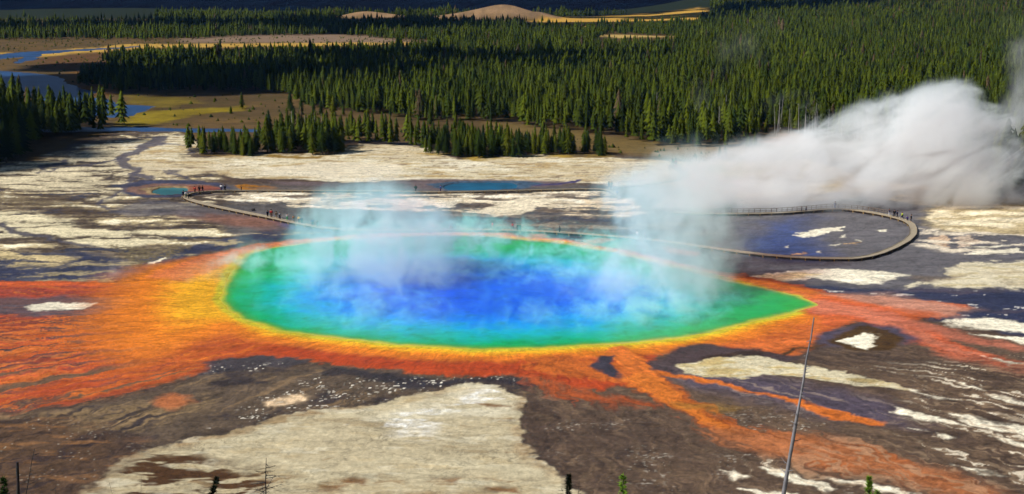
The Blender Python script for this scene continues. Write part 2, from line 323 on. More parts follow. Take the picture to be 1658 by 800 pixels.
flow((1000,570, 1020,585, 1040,600, 1090,606, 1160,618, 1240,638, 1320,660, 1370,680, 1430,686), [2.4, 2.8, 1.6, 1.1, .7, .6, .9, 1.8, 1.2], (220, 118, 46), .6, .5, .5)
flow((880,612, 940,640, 1010,650, 1060,655), [2, 2.4, 2, 1], (176, 86, 42), 1.2, 2.2, 2.6)
lay(msk(field(P(1100,650, 1200,655, 1190,664, 1110,664), warp=1), 1.4) * .6, (160, 122, 50), .4)
rf = field(P(860,600, 900,640, 960,660, 1050,650, 1000,625, 930,606), warp=1); lay(msk(rf, 3.5) * .6 * sstep(-.05, .3, st_b + .8 * st_a - .02 * (out - 10)), (172, 80, 40), .4)
lay(msk(field(P(954,590, 970,577, 990,574, 984,590, 1012,612, 985,606, 965,598), warp=.5), .5), (60, 54, 64), .8)
lay(msk(field(P(1012,612, 1040,604, 1046,596, 1030,592, 1012,600), warp=.4), .5) * 0, (60, 54, 64), .8)
# cream crust ridge on the right, running down
KC = msk(field(P(1092,592, 1130,584, 1220,573, 1250,582, 1300,590, 1370,605, 1470,632, 1400,628, 1300,612, 1230,606, 1200,612, 1120,606), warp=.9, fine=.6), .5, .9 * frg)
lay(KC, (228, 216, 180), .04); lay(KC * sstep(.1, .4, horiz2), (206, 186, 130), .05)
for q in ((1470,632,1500,640,1560,650,1520,648), (1440,655,1490,668,1560,690,1500,682,1450,668), (1535,668,1600,680,1700,700,1700,712,1600,698,1545,680), (1570,540,1640,548,1700,560,1660,556), (1590,575,1660,590,1640,592), (1600,640,1680,655,1700,664,1640,654), (1545,620,1600,632,1590,636), (1620,672,1700,686,1700,696,1640,684),
          (1245,757,1300,768,1360,788,1340,795,1280,780), (1335,768,1400,784,1470,796,1420,796,1350,780), (1165,760,1215,772,1200,776), (1440,796,1520,806,1500,812), (1590,700,1700,730,1700,738,1620,716), (1470,690,1540,706,1530,708), (1540,752,1640,772,1600,772), (1200,790,1300,806,1240,812)):
    isl(q, w=.5, warp=.9, fine=.6)
lay(msk(field(P(1480,560, 1720,600, 1720,812, 1500,812, 1380,760), warp=4), 8) * sstep(.0, .4, blot + .3 * st_b) * .7, (76, 60, 48), .5)
RD = msk(field(P(1440,600, 1720,560, 1720,812, 1200,812, 1250,740, 1480,700, 1500,650), warp=3), 6)
lay(RD * sstep(.02, .25, st_b + .3 * horiz2) * .5, (168, 142, 112), .3)
lay(RD * sstep(.36, .46, st_b + .45 * horiz2 + .1 * blot) * .6 * (col[:, 0] - col[:, 2] < .12), (224, 214, 190), .05)
# great cream crust at the bottom
CC = field(P(175,756, 210,740, 300,714, 380,694, 440,680, 540,660, 600,650, 625,640, 700,628, 760,616, 800,617, 850,640, 868,650, 838,690, 850,715, 880,742, 920,775, 950,812, 120,812), warp=1.2, fine=.8)
CM = msk(CC, .55, .8 * frg + .5 * st_b)
lay(CM, (196, 182, 148), .05)
lay(CM * sstep(-.1, .5, big + .5 * horiz), (210, 198, 164), .05)
lay(CM * sstep(.1, .5, horiz2 + .2 * fine) * .6, (182, 164, 126), .05)
lay(CM * sstep(.3, .5, -horiz - .2 * horiz2) * .7, (150, 122, 84), .1)
lay(CM * msk(field(P(620,650, 760,620, 850,636, 830,655, 700,650, 640,662), warp=1.5), 2) * sstep(-.3, .4, horiz2) * .8, (216, 188, 136), .05)
for f_, M_ in ((CC, CM),): lay(M_ * sstep(3.2, .2, f_ + .8 * horiz2) * sstep(-.25, .3, blot) * .8, (166, 136, 96), .1)
lay(KC * sstep(.1, .5, fine + .5 * horiz2) * .5, (190, 160, 104)); lay(RC * sstep(0, .5, -horiz) * .6, (190, 170, 130))
wsp = msk(field(P(590,690, 640,665, 760,650, 700,690, 680,715, 650,700), warp=2), 2) * sstep(.02, .22, horiz2 + .3 * blot) + msk(field(P(740,640, 790,618, 840,640, 800,655, 720,668), warp=1.5), 1.5) * sstep(.0, .2, horiz2)
lay(CM * msk(field(P(600,668, 660,645, 745,622, 800,616, 850,640, 845,665, 780,690, 700,712, 640,700, 590,690), warp=2.5), 3) * sstep(-.3, .25, horiz + .4 * horiz2) * .75, (232, 222, 192), .05)
lay(np.clip(wsp, 0, 1) * CM * (.5 + .5 * sstep(-.1, .3, fine)), (240, 238, 228), .05)
lay(CM * msk(field(P(170,770, 250,738, 330,742, 400,760, 420,800, 330,812, 170,812), warp=2.5), 2) * sstep(-.02, .2, -horiz2 - .3 * horiz + .1), (84, 58, 36), .2)
for q in ((560,778,600,776,606,784,566,787), (520,788,570,790,560,800,520,798), (700,772,740,774,730,780), (770,790,830,790,840,798,780,799), (770,650,800,652,830,660,795,660)):
    lay(msk(field(P(*q), warp=.9), .7) * .85, (118, 76, 40), .1)
edge = sstep(-2.2, -.3, CC) * (1 - CM); lay(edge * .6, (72, 58, 50), .6)
# bottom-left brown mats
BL = msk(field(P(-300,690, 80,680, 220,720, 200,745, 150,770, 120,812, -300,812), warp=3), 5)
lay(BL, (98, 74, 54), .5); lay(BL * sstep(.0, .35, -st_a - .3 * st_b), (66, 50, 44), .7); lay(BL * sstep(.1, .4, horiz2), (128, 92, 60), .3)
lay(BL * .5 * sstep(.70, .78, perlin(X / .6, Y / .5, 333) + .4 * perlin(X / 6, Y / 5, 335)), (210, 200, 180), .1)
# ------------- small pools' aprons
lay(msk(field(P(190,300, 230,292, 300,292, 360,297, 380,304, 330,314, 300,318, 240,320, 200,313), warp=1), 1), (72, 72, 94), .9)  # dark wet apron, blue of the reflected sky painted in
lay(msk(field(P(195,304, 250,298, 330,299, 362,303, 300,312, 240,316, 205,311), warp=.7), .8), (138, 104, 88), .6)
lay(msk(field(P(225,305, 265,301, 310,303, 318,308, 290,314, 245,315), warp=.5), .6), (166, 140, 98), .6)
lay(msk(field(P(300,301, 340,301, 360,306, 330,312, 305,310), warp=.6), .8) * .8, (164, 88, 62), .5)
lay(msk(field(P(385,300, 400,298, 450,303, 440,309, 392,308), warp=.6), .6), (176, 116, 32), .4)
lay(msk(field(P(240,322, 330,328, 420,345, 470,362, 430,358, 330,350, 200,350, 160,345, 210,330), warp=2.5), 2) * .8, (112, 106, 108), .8)
lay(msk(field(P(330,345, 420,352, 460,366, 400,366, 330,358), warp=1.5), 2) * .7, (148, 100, 78), .6)
lay(msk(field(P(600,296, 700,289, 860,291, 930,295, 900,302, 850,304, 700,308, 640,306, 460,300, 440,294), warp=1), 1.5) * .9, (122, 104, 102), .8)
lay(msk(field(P(690,298, 740,293, 850,292, 880,297, 840,306, 720,309), warp=.6), .8), (76, 100, 122), .9)
lay(msk(field(P(400,302, 640,305, 640,309, 420,308), warp=.8), .8) * .7, (118, 106, 96), .5)
rf = field(P(860,300, 900,298, 930,294, 945,291), 'line', [.8, .8, 1.2, .8], warp=.8); lay(msk(rf, .6), (70, 62, 110), .9)
# drainage rills on the left
for L, W in ((P(262,222, 245,232, 225,244, 200,256, 205,268, 225,280, 240,290), [2.5, 3, 2.4, 3.2, 2, 1.6, 2]), (P(200,256, 170,262, 130,268, 100,275, 60,280), [1.4, 1, 1.2, 1, .7]), (P(100,260, 90,268, 80,275), [1.5, 2, 1]), (P(270,275, 300,288, 330,300), [.9, .9, .8]), (P(225,280, 200,300, 170,330, 180,345), [1.2, 1, .8, .6]), (P(0,362, 40,378, 90,388, 160,400), [1.4, 1.6, 1.2, .8]), (P(240,232, 300,240, 320,250), [.8, .7, .5])):
    lay(msk(field(L, 'line', W, warp=2.4), .8, .6 * blot) * .9, (88, 82, 92), .85)
# ------------- beyond the sinter: meadows, bare forest floor
# back edge of the thermal flats (ground becomes soil and grass)
bk = field(P(-900,262, 30,262, 60,258, 120,228, 200,212, 300,212, 330,240, 480,240, 570,226, 690,232, 760,252, 860,246, 1000,250, 1110,258, 1200,250, 1300,256, 1420,290, 1620,316, 1760,322, 2600,330, 2600,20, -900,20), warp=2.5, reach=200)
far = np.maximum(msk(bk, 2.5), sstep(560, 600, Y))
lay(far, (94, 76, 48), 0.0)  # meadow tone lowered, partial cloud shade put into the colour
fx = fbm(X / 60, Y / 60, 4, 401, .55); fy = fbm(X / 18, Y / 18, 4, 421, .6)
lay(far * sstep(-.3, .4, fx), (106, 84, 52)); lay(far * sstep(.05, .5, fy) * .6, (78, 68, 38)); lay(far * sstep(.2, .5, -fy) * .5, (122, 96, 52))
lay(msk(field(P(1040,240, 1240,222, 1300,215, 1330,240, 1240,262, 1110,262), warp=3), 3) * .8, (168, 150, 124), .1)
lay(msk(field(P(1230,228, 1290,216, 1320,226, 1250,240), warp=3), 4) * .8, (170, 112, 62))
lay(msk(field(P(800,195, 1100,236, 1060,250, 900,236, 780,212), warp=3), 4) * .6, (128, 108, 62))
# yellow grass along the river
lay(msk(field(P(195,152, 300,158, 330,166, 270,174, 215,170), warp=3), 5), (124, 106, 38)); 
lay(msk(field(P(200,192, 240,180, 330,176, 400,172, 380,180, 300,188, 250,200, 205,206), warp=3), 4), (146, 126, 34))
lay(msk(field(P(110,118, 160,112, 190,150, 150,158, 120,140), warp=3), 8) * .8, (136, 92, 40))
lay(msk(field(P(40,96, 180,82, 300,80, 330,86, 170,100, 150,112, 90,112), warp=5, reach=80), 14) * .9, (104, 74, 46))
lay(msk(field(P(-200,92, 60,84, 200,72, 420,70, 660,68, 660,73, 420,76, 240,78, 60,92, -200,100), warp=6, reach=80), 8), (196, 156, 74))
lay(msk(field(P(300,62, 420,56, 560,56, 680,66, 640,69, 420,69, 300,69), warp=8, reach=80), 14), (140, 116, 94))
lay(msk(field(P(-300,24, 60,22, 250,24, 250,28, -300,29), warp=6, reach=200), 20), (190, 156, 84))
lay(msk(field(P(860,30, 1130,22.5, 1150,27, 1130,31.5, 960,35, 870,33), warp=6, reach=200), 12), (216, 164, 62))
lay(msk(field(P(905,37, 960,36, 960,41, 915,41), warp=4, reach=100), 8), (170, 168, 150))
lay(msk(field(P(960,57, 1000,56, 1090,60, 1000,62), warp=4, reach=100), 8), (196, 164, 96))
bl = np.maximum.reduce([np.exp(-((X - G(a, b)[0]) / c) ** 2 - ((Y - G(a, b)[1]) / d) ** 2) for a, b, c, d in ((590, 30, 34, 30), (640, 31, 30, 30), (825, 30, 42, 40), (775, 31, 60, 40), (872, 30, 26, 30), (1600, 24, 36, 40), (1365, 23, 30, 30))])
lay(sstep(.25, .5, bl + .2 * fy), (164, 132, 96)); lay(sstep(.25, .5, bl + .2 * fy) * sstep(-.1, .3, fy) * .6, (120, 98, 70))
lay(sstep(2000, 2700, Y), (34, 44, 30), 0)
lay(sstep(1440, 1560, Y) * (bl < .25) * (1 - msk(field(P(860,30, 1130,22.5, 1150,27, 1130,31.5, 960,35, 870,33), warp=6, reach=200), 12)), (38, 46, 26))
gold = msk(field(P(868,44, 868,31, 1000,27, 1130,23.5, 1150,30, 1120,44), warp=6, reach=200), 12); lay(gold * (bl < .3), (206, 160, 68))
ol = np.clip(msk(field(P(195,152, 400,158, 400,180, 205,206), warp=3), 6), 0, 1) * (1 - sstep(-.5, .5, fy)); col *= (1 - .35 * ol)[:, None]
# ground height plus small relief
H_ = height(X, Y)
Z = H_ + .05 * fine * (Y > 140) * (Y < 700) + .10 * np.clip(horiz, -1, 1) * sstep(700, 500, Y) * (Y > 135)
Z = H_ + (Z - H_) * sstep(.5, 6, out)
# basin of the spring and beds of the waters are sunk
Z = Z - 4.5 * sstep(-.3, 14, pf)
mats_ = np.clip(1 - far, 0, 1) * (Y > 139)
col *= (1 - .25 * mats_ * (1 - np.clip(np.maximum.reduce([CM, KC, RC, SB, OM]), 0, 1)) * (col.mean(1) < .3))[:, None]
fea = 1 - 2.4 * np.abs(fbm(wa * 85 + 1.6 * wxf, lr * 16 + 1.6 * wyf + 30 * wa, 3, 601, .6))
col *= (1 + mats_ * (1 - OM * .5) * (1 - np.clip(np.maximum.reduce([CM, KC, RC, SB]), 0, 1)) * sstep(232, 205, Y) * .26 * np.clip(fea, -1, 1))[:, None]
crust = np.clip(np.maximum.reduce([CM, KC, RC, SB]), 0, 1)
col *= (1 + mats_ * ((1 - .75 * crust) * (.30 * st_d + .34 * st_b + .24 * np.clip(rid2, -1, 1) * (.3 + .7 * (1 - OM))) + (.10 + .05 * crust) * fine + .26 * horiz2 * (1 - .8 * crust) + .30 * horiz * (1 - crust) * sstep(262, 290, Y)))[:, None].clip(.35, 1.7)
crk = crust * sstep(.84, .98, rid) * sstep(-.1, .3, blot) * .34; col *= (1 - crk)[:, None]
lay(CM * sstep(.25, .6, fbm(X / 16, Y / 5, 4, 281, .6)) * .5, (160, 138, 100)); lay(CM * sstep(.2, .5, fbm(X / 9, Y / 4, 4, 291, .6)) * .45, (228, 220, 192))
WATERS = {}
def bed(name, L, warp=1.0, depth=.8, sm=2.0):
    global Z
    f = field(L, warp=warp, fine=.4, reach=30); WATERS[name] = f
    Z = Z - depth * sstep(-sm * .3, sm, f); lay(sstep(-.5, 1, f), (60, 66, 72), 1.0)
    return f
RIV = [P(-80,95, 0,88, 30,84, 70,82, 120,80, 190,76, 230,73.5, 230,75, 180,79.5, 120,83, 68,88, 62,93, 45,100, 20,103, 30,98, 38,92, 0,95, -80,99),
       P(-20,112, 40,117, 90,122, 105,128, 106,135, 130,141, 162,149, 150,153, 135,156, 165,158.5, 190,168, 255,172, 235,179, 218,187, 180,190, 140,184, 60,160, 20,145, -20,138)]
CHAN = P(-60,206, 120,205, 200,204, 300,207, 460,209, 560,212, 560,214, 460,213.5, 300,213.5, 200,211.5, 120,213, -60,214)
TEAL = P(244,308, 256,304, 280,303, 300,304, 308,308, 296,313, 268,315, 250,312)
BLUE = P(716,303, 725,298, 745,295, 790,294, 830,295.5, 842,299, 832,304, 800,307, 750,308, 725,307)
bed('river', RIV[0], 3.0, 1.2, 4); bed('river', RIV[1], 2.0, 1.2, 3); bed('river', CHAN, 1.5, 1.0, 2)
bed('teal', TEAL, .4, 1.0, 1); bed('blue', BLUE, .4, 1.0, 1)
wet = np.where(Y > 560, np.minimum(wet, .1), wet)
# --- shader helpers
def mat(name, rough=.8, spec=.3):
    m = bpy.data.materials.new(name); m.use_nodes = True
    b = m.node_tree.nodes['Principled BSDF']
    b.inputs['Roughness'].default_value = rough; b.inputs['Specular IOR Level'].default_value = spec
    return m, m.node_tree, b
def nd(t, typ, **k):
    n = t.nodes.new(typ)
    for a, v in k.items():
        if a.startswith('i_'): n.inputs[int(a[2:])].default_value = v
        else: setattr(n, a, v)
    return n
def math_(t, op, a, b=None, c=None, clamp=False):
    n = t.nodes.new('ShaderNodeMath'); n.operation = op; n.use_clamp = clamp
    for i, v in enumerate((a, b, c)):
        if v is None: continue
        if hasattr(v, 'is_linked'): t.links.new(v, n.inputs[i])
        else: n.inputs[i].default_value = v
    return n.outputs[0]
def mapr(t, v, a, b, c=0., d=1., smooth=True):
    n = t.nodes.new('ShaderNodeMapRange'); n.interpolation_type = 'SMOOTHSTEP' if smooth else 'LINEAR'
    t.links.new(v, n.inputs[0])
    for i, x in enumerate((a, b, c, d)): n.inputs[i + 1].default_value = x
    return n.outputs[0]
def noise(t, vec, scale, detail=4, rough=.55, dist=0.):
    n = t.nodes.new('ShaderNodeTexNoise'); n.inputs['Scale'].default_value = scale; n.inputs['Detail'].default_value = detail
    n.inputs['Roughness'].default_value = rough; n.inputs['Distortion'].default_value = dist
    if vec is not None: t.links.new(vec, n.inputs['Vector'])
    return n
def vmul(t, c, f):
    n = t.nodes.new('ShaderNodeVectorMath'); n.operation = 'SCALE'; t.links.new(c, n.inputs[0])
    if hasattr(f, 'is_linked'): t.links.new(f, n.inputs['Scale'])
    else: n.inputs['Scale'].default_value = f
    return n.outputs[0]
def mesh_np(name, V, F4=None, F3=None, colors=None, smooth=False):
    me = bpy.data.meshes.new(name); V = np.asarray(V, np.float32)
    n4 = 0 if F4 is None else len(F4); n3 = 0 if F3 is None else len(F3)
    me.vertices.add(len(V)); me.vertices.foreach_set('co', V.ravel())
    me.loops.add(n4 * 4 + n3 * 3); me.polygons.add(n4 + n3)
    li = []; st = []
    if n4: li.append(np.asarray(F4, np.int32).ravel()); st.append(np.arange(n4, dtype=np.int32) * 4)
    if n3: li.append(np.asarray(F3, np.int32).ravel()); st.append(n4 * 4 + np.arange(n3, dtype=np.int32) * 3)
    me.loops.foreach_set('vertex_index', np.concatenate(li)); me.polygons.foreach_set('loop_start', np.concatenate(st))
    if colors is not None:
        a = me.color_attributes.new('Col', 'FLOAT_COLOR', 'POINT')
        c = np.ones((len(V), 4), np.float32); c[:, :colors.shape[1]] = colors; a.data.foreach_set('color', c.ravel())
    me.update(calc_edges=True)
    if smooth: me.polygons.foreach_set('use_smooth', np.ones(n4 + n3, bool))
    return me
def link(name, me, m=None, parent=None, loc=None, **props):
    o = bpy.data.objects.new(name, me); COL.objects.link(o)
    if m is not None and me is not None and not me.materials: me.materials.append(m)
    if parent: o.parent = parent
    if loc is not None: o.location = loc
    for k, v in props.items():
        if v is not None: o[k] = v
    return o

# --- ground material: the traced colours plus fine grain and ripple relief
mg, t, b = mat('ground_mat', .8, .25)
va = nd(t, 'ShaderNodeVertexColor', layer_name='Col'); geo = nd(t, 'ShaderNodeNewGeometry')
sep = nd(t, 'ShaderNodeSeparateXYZ'); t.links.new(geo.outputs['Position'], sep.inputs[0])
def scaled(sx, sy):
    c = nd(t, 'ShaderNodeCombineXYZ'); t.links.new(math_(t, 'MULTIPLY', sep.outputs[0], sx), c.inputs[0]); t.links.new(math_(t, 'MULTIPLY', sep.outputs[1], sy), c.inputs[1]); return c.outputs[0]
n1 = noise(t, scaled(1, .8), 1.5, 7, .72, .6); n2 = noise(t, scaled(.55, 1.0), .5, 6, .7, 1.0); n3 = noise(t, scaled(1, 1), .06, 5, .6)
f1 = mapr(t, n1.outputs[0], .28, .74, .76, 1.24, False); f2 = mapr(t, n2.outputs[0], .3, .7, .80, 1.18, False); f3 = mapr(t, n3.outputs[0], .3, .7, .93, 1.07, False)
ff = math_(t, 'MULTIPLY', math_(t, 'MULTIPLY', f1, f2), f3)
# thin dark cracks and rivulets
vor = nd(t, 'ShaderNodeTexVoronoi', feature='DISTANCE_TO_EDGE'); vor.inputs['Scale'].default_value = .16
wv = nd(t, 'ShaderNodeVectorMath', operation='MULTIPLY_ADD'); t.links.new(n2.outputs['Color'], wv.inputs[0]); wv.inputs[1].default_value = (6, 6, 0); t.links.new(scaled(.5, 1.1), wv.inputs[2])
t.links.new(wv.outputs[0], vor.inputs['Vector'])
crack = mapr(t, vor.outputs[0], .01, .05, .80, 1.0)
ff = math_(t, 'MULTIPLY', ff, crack)
t.links.new(vmul(t, va.outputs[0], ff), b.inputs['Base Color'])
wr = mapr(t, va.outputs['Alpha'], 0, 1, .9, .52, False); t.links.new(math_(t, 'MULTIPLY', wr, f1), b.inputs['Roughness'])
t.links.new(mapr(t, va.outputs['Alpha'], 0, 1, .06, .30, False), b.inputs['Specular IOR Level'])
bp = nd(t, 'ShaderNodeBump'); bp.inputs['Strength'].default_value = .5; bp.inputs['Distance'].default_value = .18
t.links.new(math_(t, 'ADD', n1.outputs[0], n2.outputs[0]), bp.inputs['Height']); t.links.new(bp.outputs[0], b.inputs['Normal'])
idx = np.arange(NR * NC, dtype=np.int32).reshape(NR, NC)
F4 = np.stack([idx[:-1, :-1], idx[:-1, 1:], idx[1:, 1:], idx[1:, :-1]], -1).reshape(-1, 4)
hillc = A((96, 88, 62)) * (1 + .35 * fy)[:, None]
hm = sstep(138, 128, Y); col += (hillc - col) * hm[:, None]; wet *= (1 - hm)
me = mesh_np('ground', np.stack([X, Y, Z], 1), F4, None, np.concatenate([np.clip(col, .01, .9), wet[:, None]], 1), smooth=True)
link('ground', me, mg, kind='structure')

# --- waters
def poly_mesh(name, Ls, z, grow=1.5):
    bm = bmesh.new()
    for L in Ls:
        p = pts(L); c = p.mean(0); n = len(p)
        area = sum(p[i][0] * p[(i + 1) % n][1] - p[(i + 1) % n][0] * p[i][1] for i in range(n)); sgn = 1 if area > 0 else -1
        q = []
        for i in range(n):
            e = p[(i + 1) % n] - p[i - 1]; e = e / (np.hypot(*e) + 1e-9); q.append(p[i] + sgn * grow * np.array([e[1], -e[0]]))
        vs = [bm.verts.new((x, y, z)) for x, y in q]; f = bm.faces.new(vs)
        if sgn < 0: f.normal_flip()
    bmesh.ops.triangulate(bm, faces=bm.faces[:])
    me = bpy.data.meshes.new(name); bm.to_mesh(me); bm.free(); return me
def water_mat(name, c, rough=.12, spec=.5, bump=.15, scale=.8):
    m, t, b = mat(name, rough, spec)
    geo = nd(t, 'ShaderNodeNewGeometry'); n = noise(t, geo.outputs['Position'], scale, 4, .6)
    cr = nd(t, 'ShaderNodeMix', data_type='RGBA'); t.links.new(mapr(t, noise(t, geo.outputs['Position'], .07, 4, .6).outputs[0], .35, .65), cr.inputs[0])
    cr.inputs[6].default_value = (*lin(c) * AK, 1); cr.inputs[7].default_value = (*lin([v * .78 for v in c]) * AK, 1); t.links.new(cr.outputs[2], b.inputs['Base Color'])
    bp = nd(t, 'ShaderNodeBump'); bp.inputs['Strength'].default_value = bump; bp.inputs['Distance'].default_value = .3
    t.links.new(n.outputs[0], bp.inputs['Height']); t.links.new(bp.outputs[0], b.inputs['Normal']); return m
WL = -.26
link('river', poly_mesh('river', RIV + [CHAN], WL, 1.0), water_mat('river_water', (48, 84, 132), .35, .14, .5, .35), kind='structure')
link('teal_pool', poly_mesh('teal_pool', [TEAL], WL, .8), water_mat('teal_water', (56, 128, 128), .3, .3), kind='structure')
link('blue_pool', poly_mesh('blue_pool', [BLUE], WL, .8), water_mat('blue_water', (20, 104, 140), .3, .3), kind='structure')
# the great spring: colour of the water goes from the shallow yellow rim over green to deep blue
PP = pts(POOL)
gx = np.arange(PP[:, 0].min() - 4, PP[:, 0].max() + 4, .32); gy = np.arange(PP[:, 1].min() - 4, PP[:, 1].max() + 4, .5)
GX, GY = np.meshgrid(gx, gy); qx = GX.ravel(); qy = GY.ravel()
w1 = fbm(qx / 22, qy / 22, 5, 11, .6); w2 = fbm(qx / 22, qy / 22, 5, 31, .6); wf1 = fbm(qx / 4.5, qy / 4.5, 3, 51, .6); wf2 = fbm(qx / 4.5, qy / 4.5, 3, 71, .6)
ps = sdf_poly(PP, qx + .45 * 2.2 * w1 + .25 * 1.6 * wf1, qy + .45 * 2.2 * w2 + .25 * 1.6 * wf2)
bx_, by_ = G(765, 478)
mottle = fbm(qx / 9, qy / 9, 5, 501, .65); mottle2 = fbm(qx / 3, qy / 3, 4, 521, .62)
er = np.hypot((qx - bx_) / 60, (qy - by_) / 46)
tt = .34 * np.clip(1 - ps / 30, 0, 1) + .80 * er + .10 * mottle + .06 * mottle2
stops = [(-.2, (0, 84, 236)), (.28, (0, 98, 240)), (.44, (0, 132, 246)), (.57, (0, 164, 236)), (.66, (4, 182, 210)), (.78, (6, 184, 158)), (.92, (6, 178, 96)), (1.15, (26, 176, 52))]
sx_ = [s[0] for s in stops]; sc_ = np.array([lin(s[1]) for s in stops])
pc = np.stack([np.interp(tt, sx_, sc_[:, k]) for k in range(3)], 1) * .82
for lo_, hi_, c in ((3.6, 1.2, (70, 168, 56)), (2.0, .5, (196, 196, 40)), (.9, -.3, (232, 170, 30))):
    m = sstep(lo_, hi_, ps + .5 * mottle + .4 * mottle2)[:, None]; pc += (lin(c) * AK - pc) * m
darkp = sstep(.25, .6, mottle2 + .5 * mottle)[:, None] * .2; pc *= (1 - darkp)
keep = ps > -3
ii = np.arange(len(qx)).reshape(GX.shape)
kq = keep.reshape(GX.shape); fm = kq[:-1, :-1] & kq[:-1, 1:] & kq[1:, 1:] & kq[1:, :-1]
Fq = np.stack([ii[:-1, :-1], ii[:-1, 1:], ii[1:, 1:], ii[1:, :-1]], -1)[fm]
used, inv = np.unique(Fq, return_inverse=True)
mw, t, b = mat('spring_water', .28, .18)
va = nd(t, 'ShaderNodeVertexColor', layer_name='Col'); geo = nd(t, 'ShaderNodeNewGeometry')
nn = noise(t, geo.outputs['Position'], .9, 6, .65, .8); nb = noise(t, geo.outputs['Position'], .22, 5, .6, .5)
t.links.new(vmul(t, va.outputs[0], math_(t, 'MULTIPLY', mapr(t, nn.outputs[0], .3, .7, .86, 1.12, False), mapr(t, nb.outputs[0], .3, .7, .85, 1.12, False))), b.inputs['Base Color'])
bp = nd(t, 'ShaderNodeBump'); bp.inputs['Strength'].default_value = .25; bp.inputs['Distance'].default_value = .15
t.links.new(nn.outputs[0], bp.inputs['Height']); t.links.new(bp.outputs[0], b.inputs['Normal'])
me = mesh_np('hot_spring', np.stack([qx[used], qy[used], np.full(len(used), -.035)], 1), inv.reshape(-1, 4), None, pc[used], smooth=True)
link('hot_spring', me, mw, kind='structure')

# ------------------------------------------------------------------ distant wooded hills
def ridge(name, Y0, Y1, fn, c, seed):
    gx = np.linspace(-2600, 3000, 420); gy = np.linspace(Y0, Y1, 60); a, b_ = np.meshgrid(gx, gy); u = (b_ - Y0) / (Y1 - Y0)
    z = fn(a, u) * np.sin(np.pi * np.clip(u, 0, 1) * .5) + 16 * fbm(a / 160, b_ / 120, 5, seed) * u + 5 * fbm(a / 22, b_ / 30, 3, seed + 3) * u - 4
    V = np.stack([a.ravel(), b_.ravel(), z.ravel()], 1); i = np.arange(a.size).reshape(a.shape)
    F = np.stack([i[:-1, :-1], i[:-1, 1:], i[1:, 1:], i[1:, :-1]], -1).reshape(-1, 4)
    f = fbm(V[:, 0] / 240, V[:, 1] / 150, 4, seed + 9); g = fbm(V[:, 0] / 14, V[:, 1] / 24, 3, seed + 19)
    cc = lin(c)[None] * (1 + .5 * f + .6 * g)[:, None]
    return mesh_np(name, V, F, None, np.clip(cc, .004, 1), smooth=True)
mh, t, b = mat('hill_forest', .95, .0); va = nd(t, 'ShaderNodeVertexColor', layer_name='Col'); geo = nd(t, 'ShaderNodeNewGeometry')
nn = noise(t, geo.outputs['Position'], .05, 6, .75)
t.links.new(vmul(t, va.outputs[0], mapr(t, nn.outputs[0], .3, .7, .5, 1.5, False)), b.inputs['Base Color'])
bp = nd(t, 'ShaderNodeBump'); bp.inputs['Strength'].default_value = 1; bp.inputs['Distance'].default_value = 8; t.links.new(nn.outputs[0], bp.inputs['Height']); t.links.new(bp.outputs[0], b.inputs['Normal'])
link('hills', ridge('hills', 1700, 3300, lambda a, u: (30 + 300 * u + 20 * np.sin(a / 300 + 1)), (8, 18, 30), 600), mh, kind='structure')  # cloud shade and blue distance haze put into the navy colour
# ------------------------------------------------------------------ conifers
mf, t, b = mat('needles', .85, .04)
va = nd(t, 'ShaderNodeVertexColor', layer_name='Col'); oi = nd(t, 'ShaderNodeObjectInfo'); geo = nd(t, 'ShaderNodeNewGeometry')
t.links.new(vmul(t, va.outputs[0], mapr(t, oi.outputs['Random'], 0, 1, .82, 1.2, False)), b.inputs['Base Color'])
mtk, t, b = mat('bark', .9, .1); nn = noise(t, nd(t, 'ShaderNodeTexCoord').outputs['Object'], 3, 4)
cr = nd(t, 'ShaderNodeMix', data_type='RGBA'); t.links.new(nn.outputs[0], cr.inputs[0]); cr.inputs[6].default_value = (.05, .04, .03, 1); cr.inputs[7].default_value = (.16, .13, .10, 1); t.links.new(cr.outputs[2], b.inputs['Base Color'])
mdead, t, b = mat('dead_wood', .85, .15); nn = noise(t, nd(t, 'ShaderNodeTexCoord').outputs['Object'], 2.5, 5)
cr = nd(t, 'ShaderNodeMix', data_type='RGBA'); t.links.new(nn.outputs[0], cr.inputs[0]); cr.inputs[6].default_value = (.16, .15, .14, 1); cr.inputs[7].default_value = (.40, .38, .36, 1); t.links.new(cr.outputs[2], b.inputs['Base Color'])
mchar = bpy.data.materials.new('charred_wood'); mchar.use_nodes = True; _b = mchar.node_tree.nodes['Principled BSDF']; _b.inputs['Roughness'].default_value = .85
_n = noise(mchar.node_tree, nd(mchar.node_tree, 'ShaderNodeTexCoord').outputs['Object'], 6, 4); mchar.node_tree.links.new(vmul(mchar.node_tree, _n.outputs['Color'], .05), _b.inputs['Base Color'])
GREENS = np.array([[.034, .049, .003], [.022, .036, .003], [.052, .064, .003], [.016, .027, .003], [.056, .062, .003]])
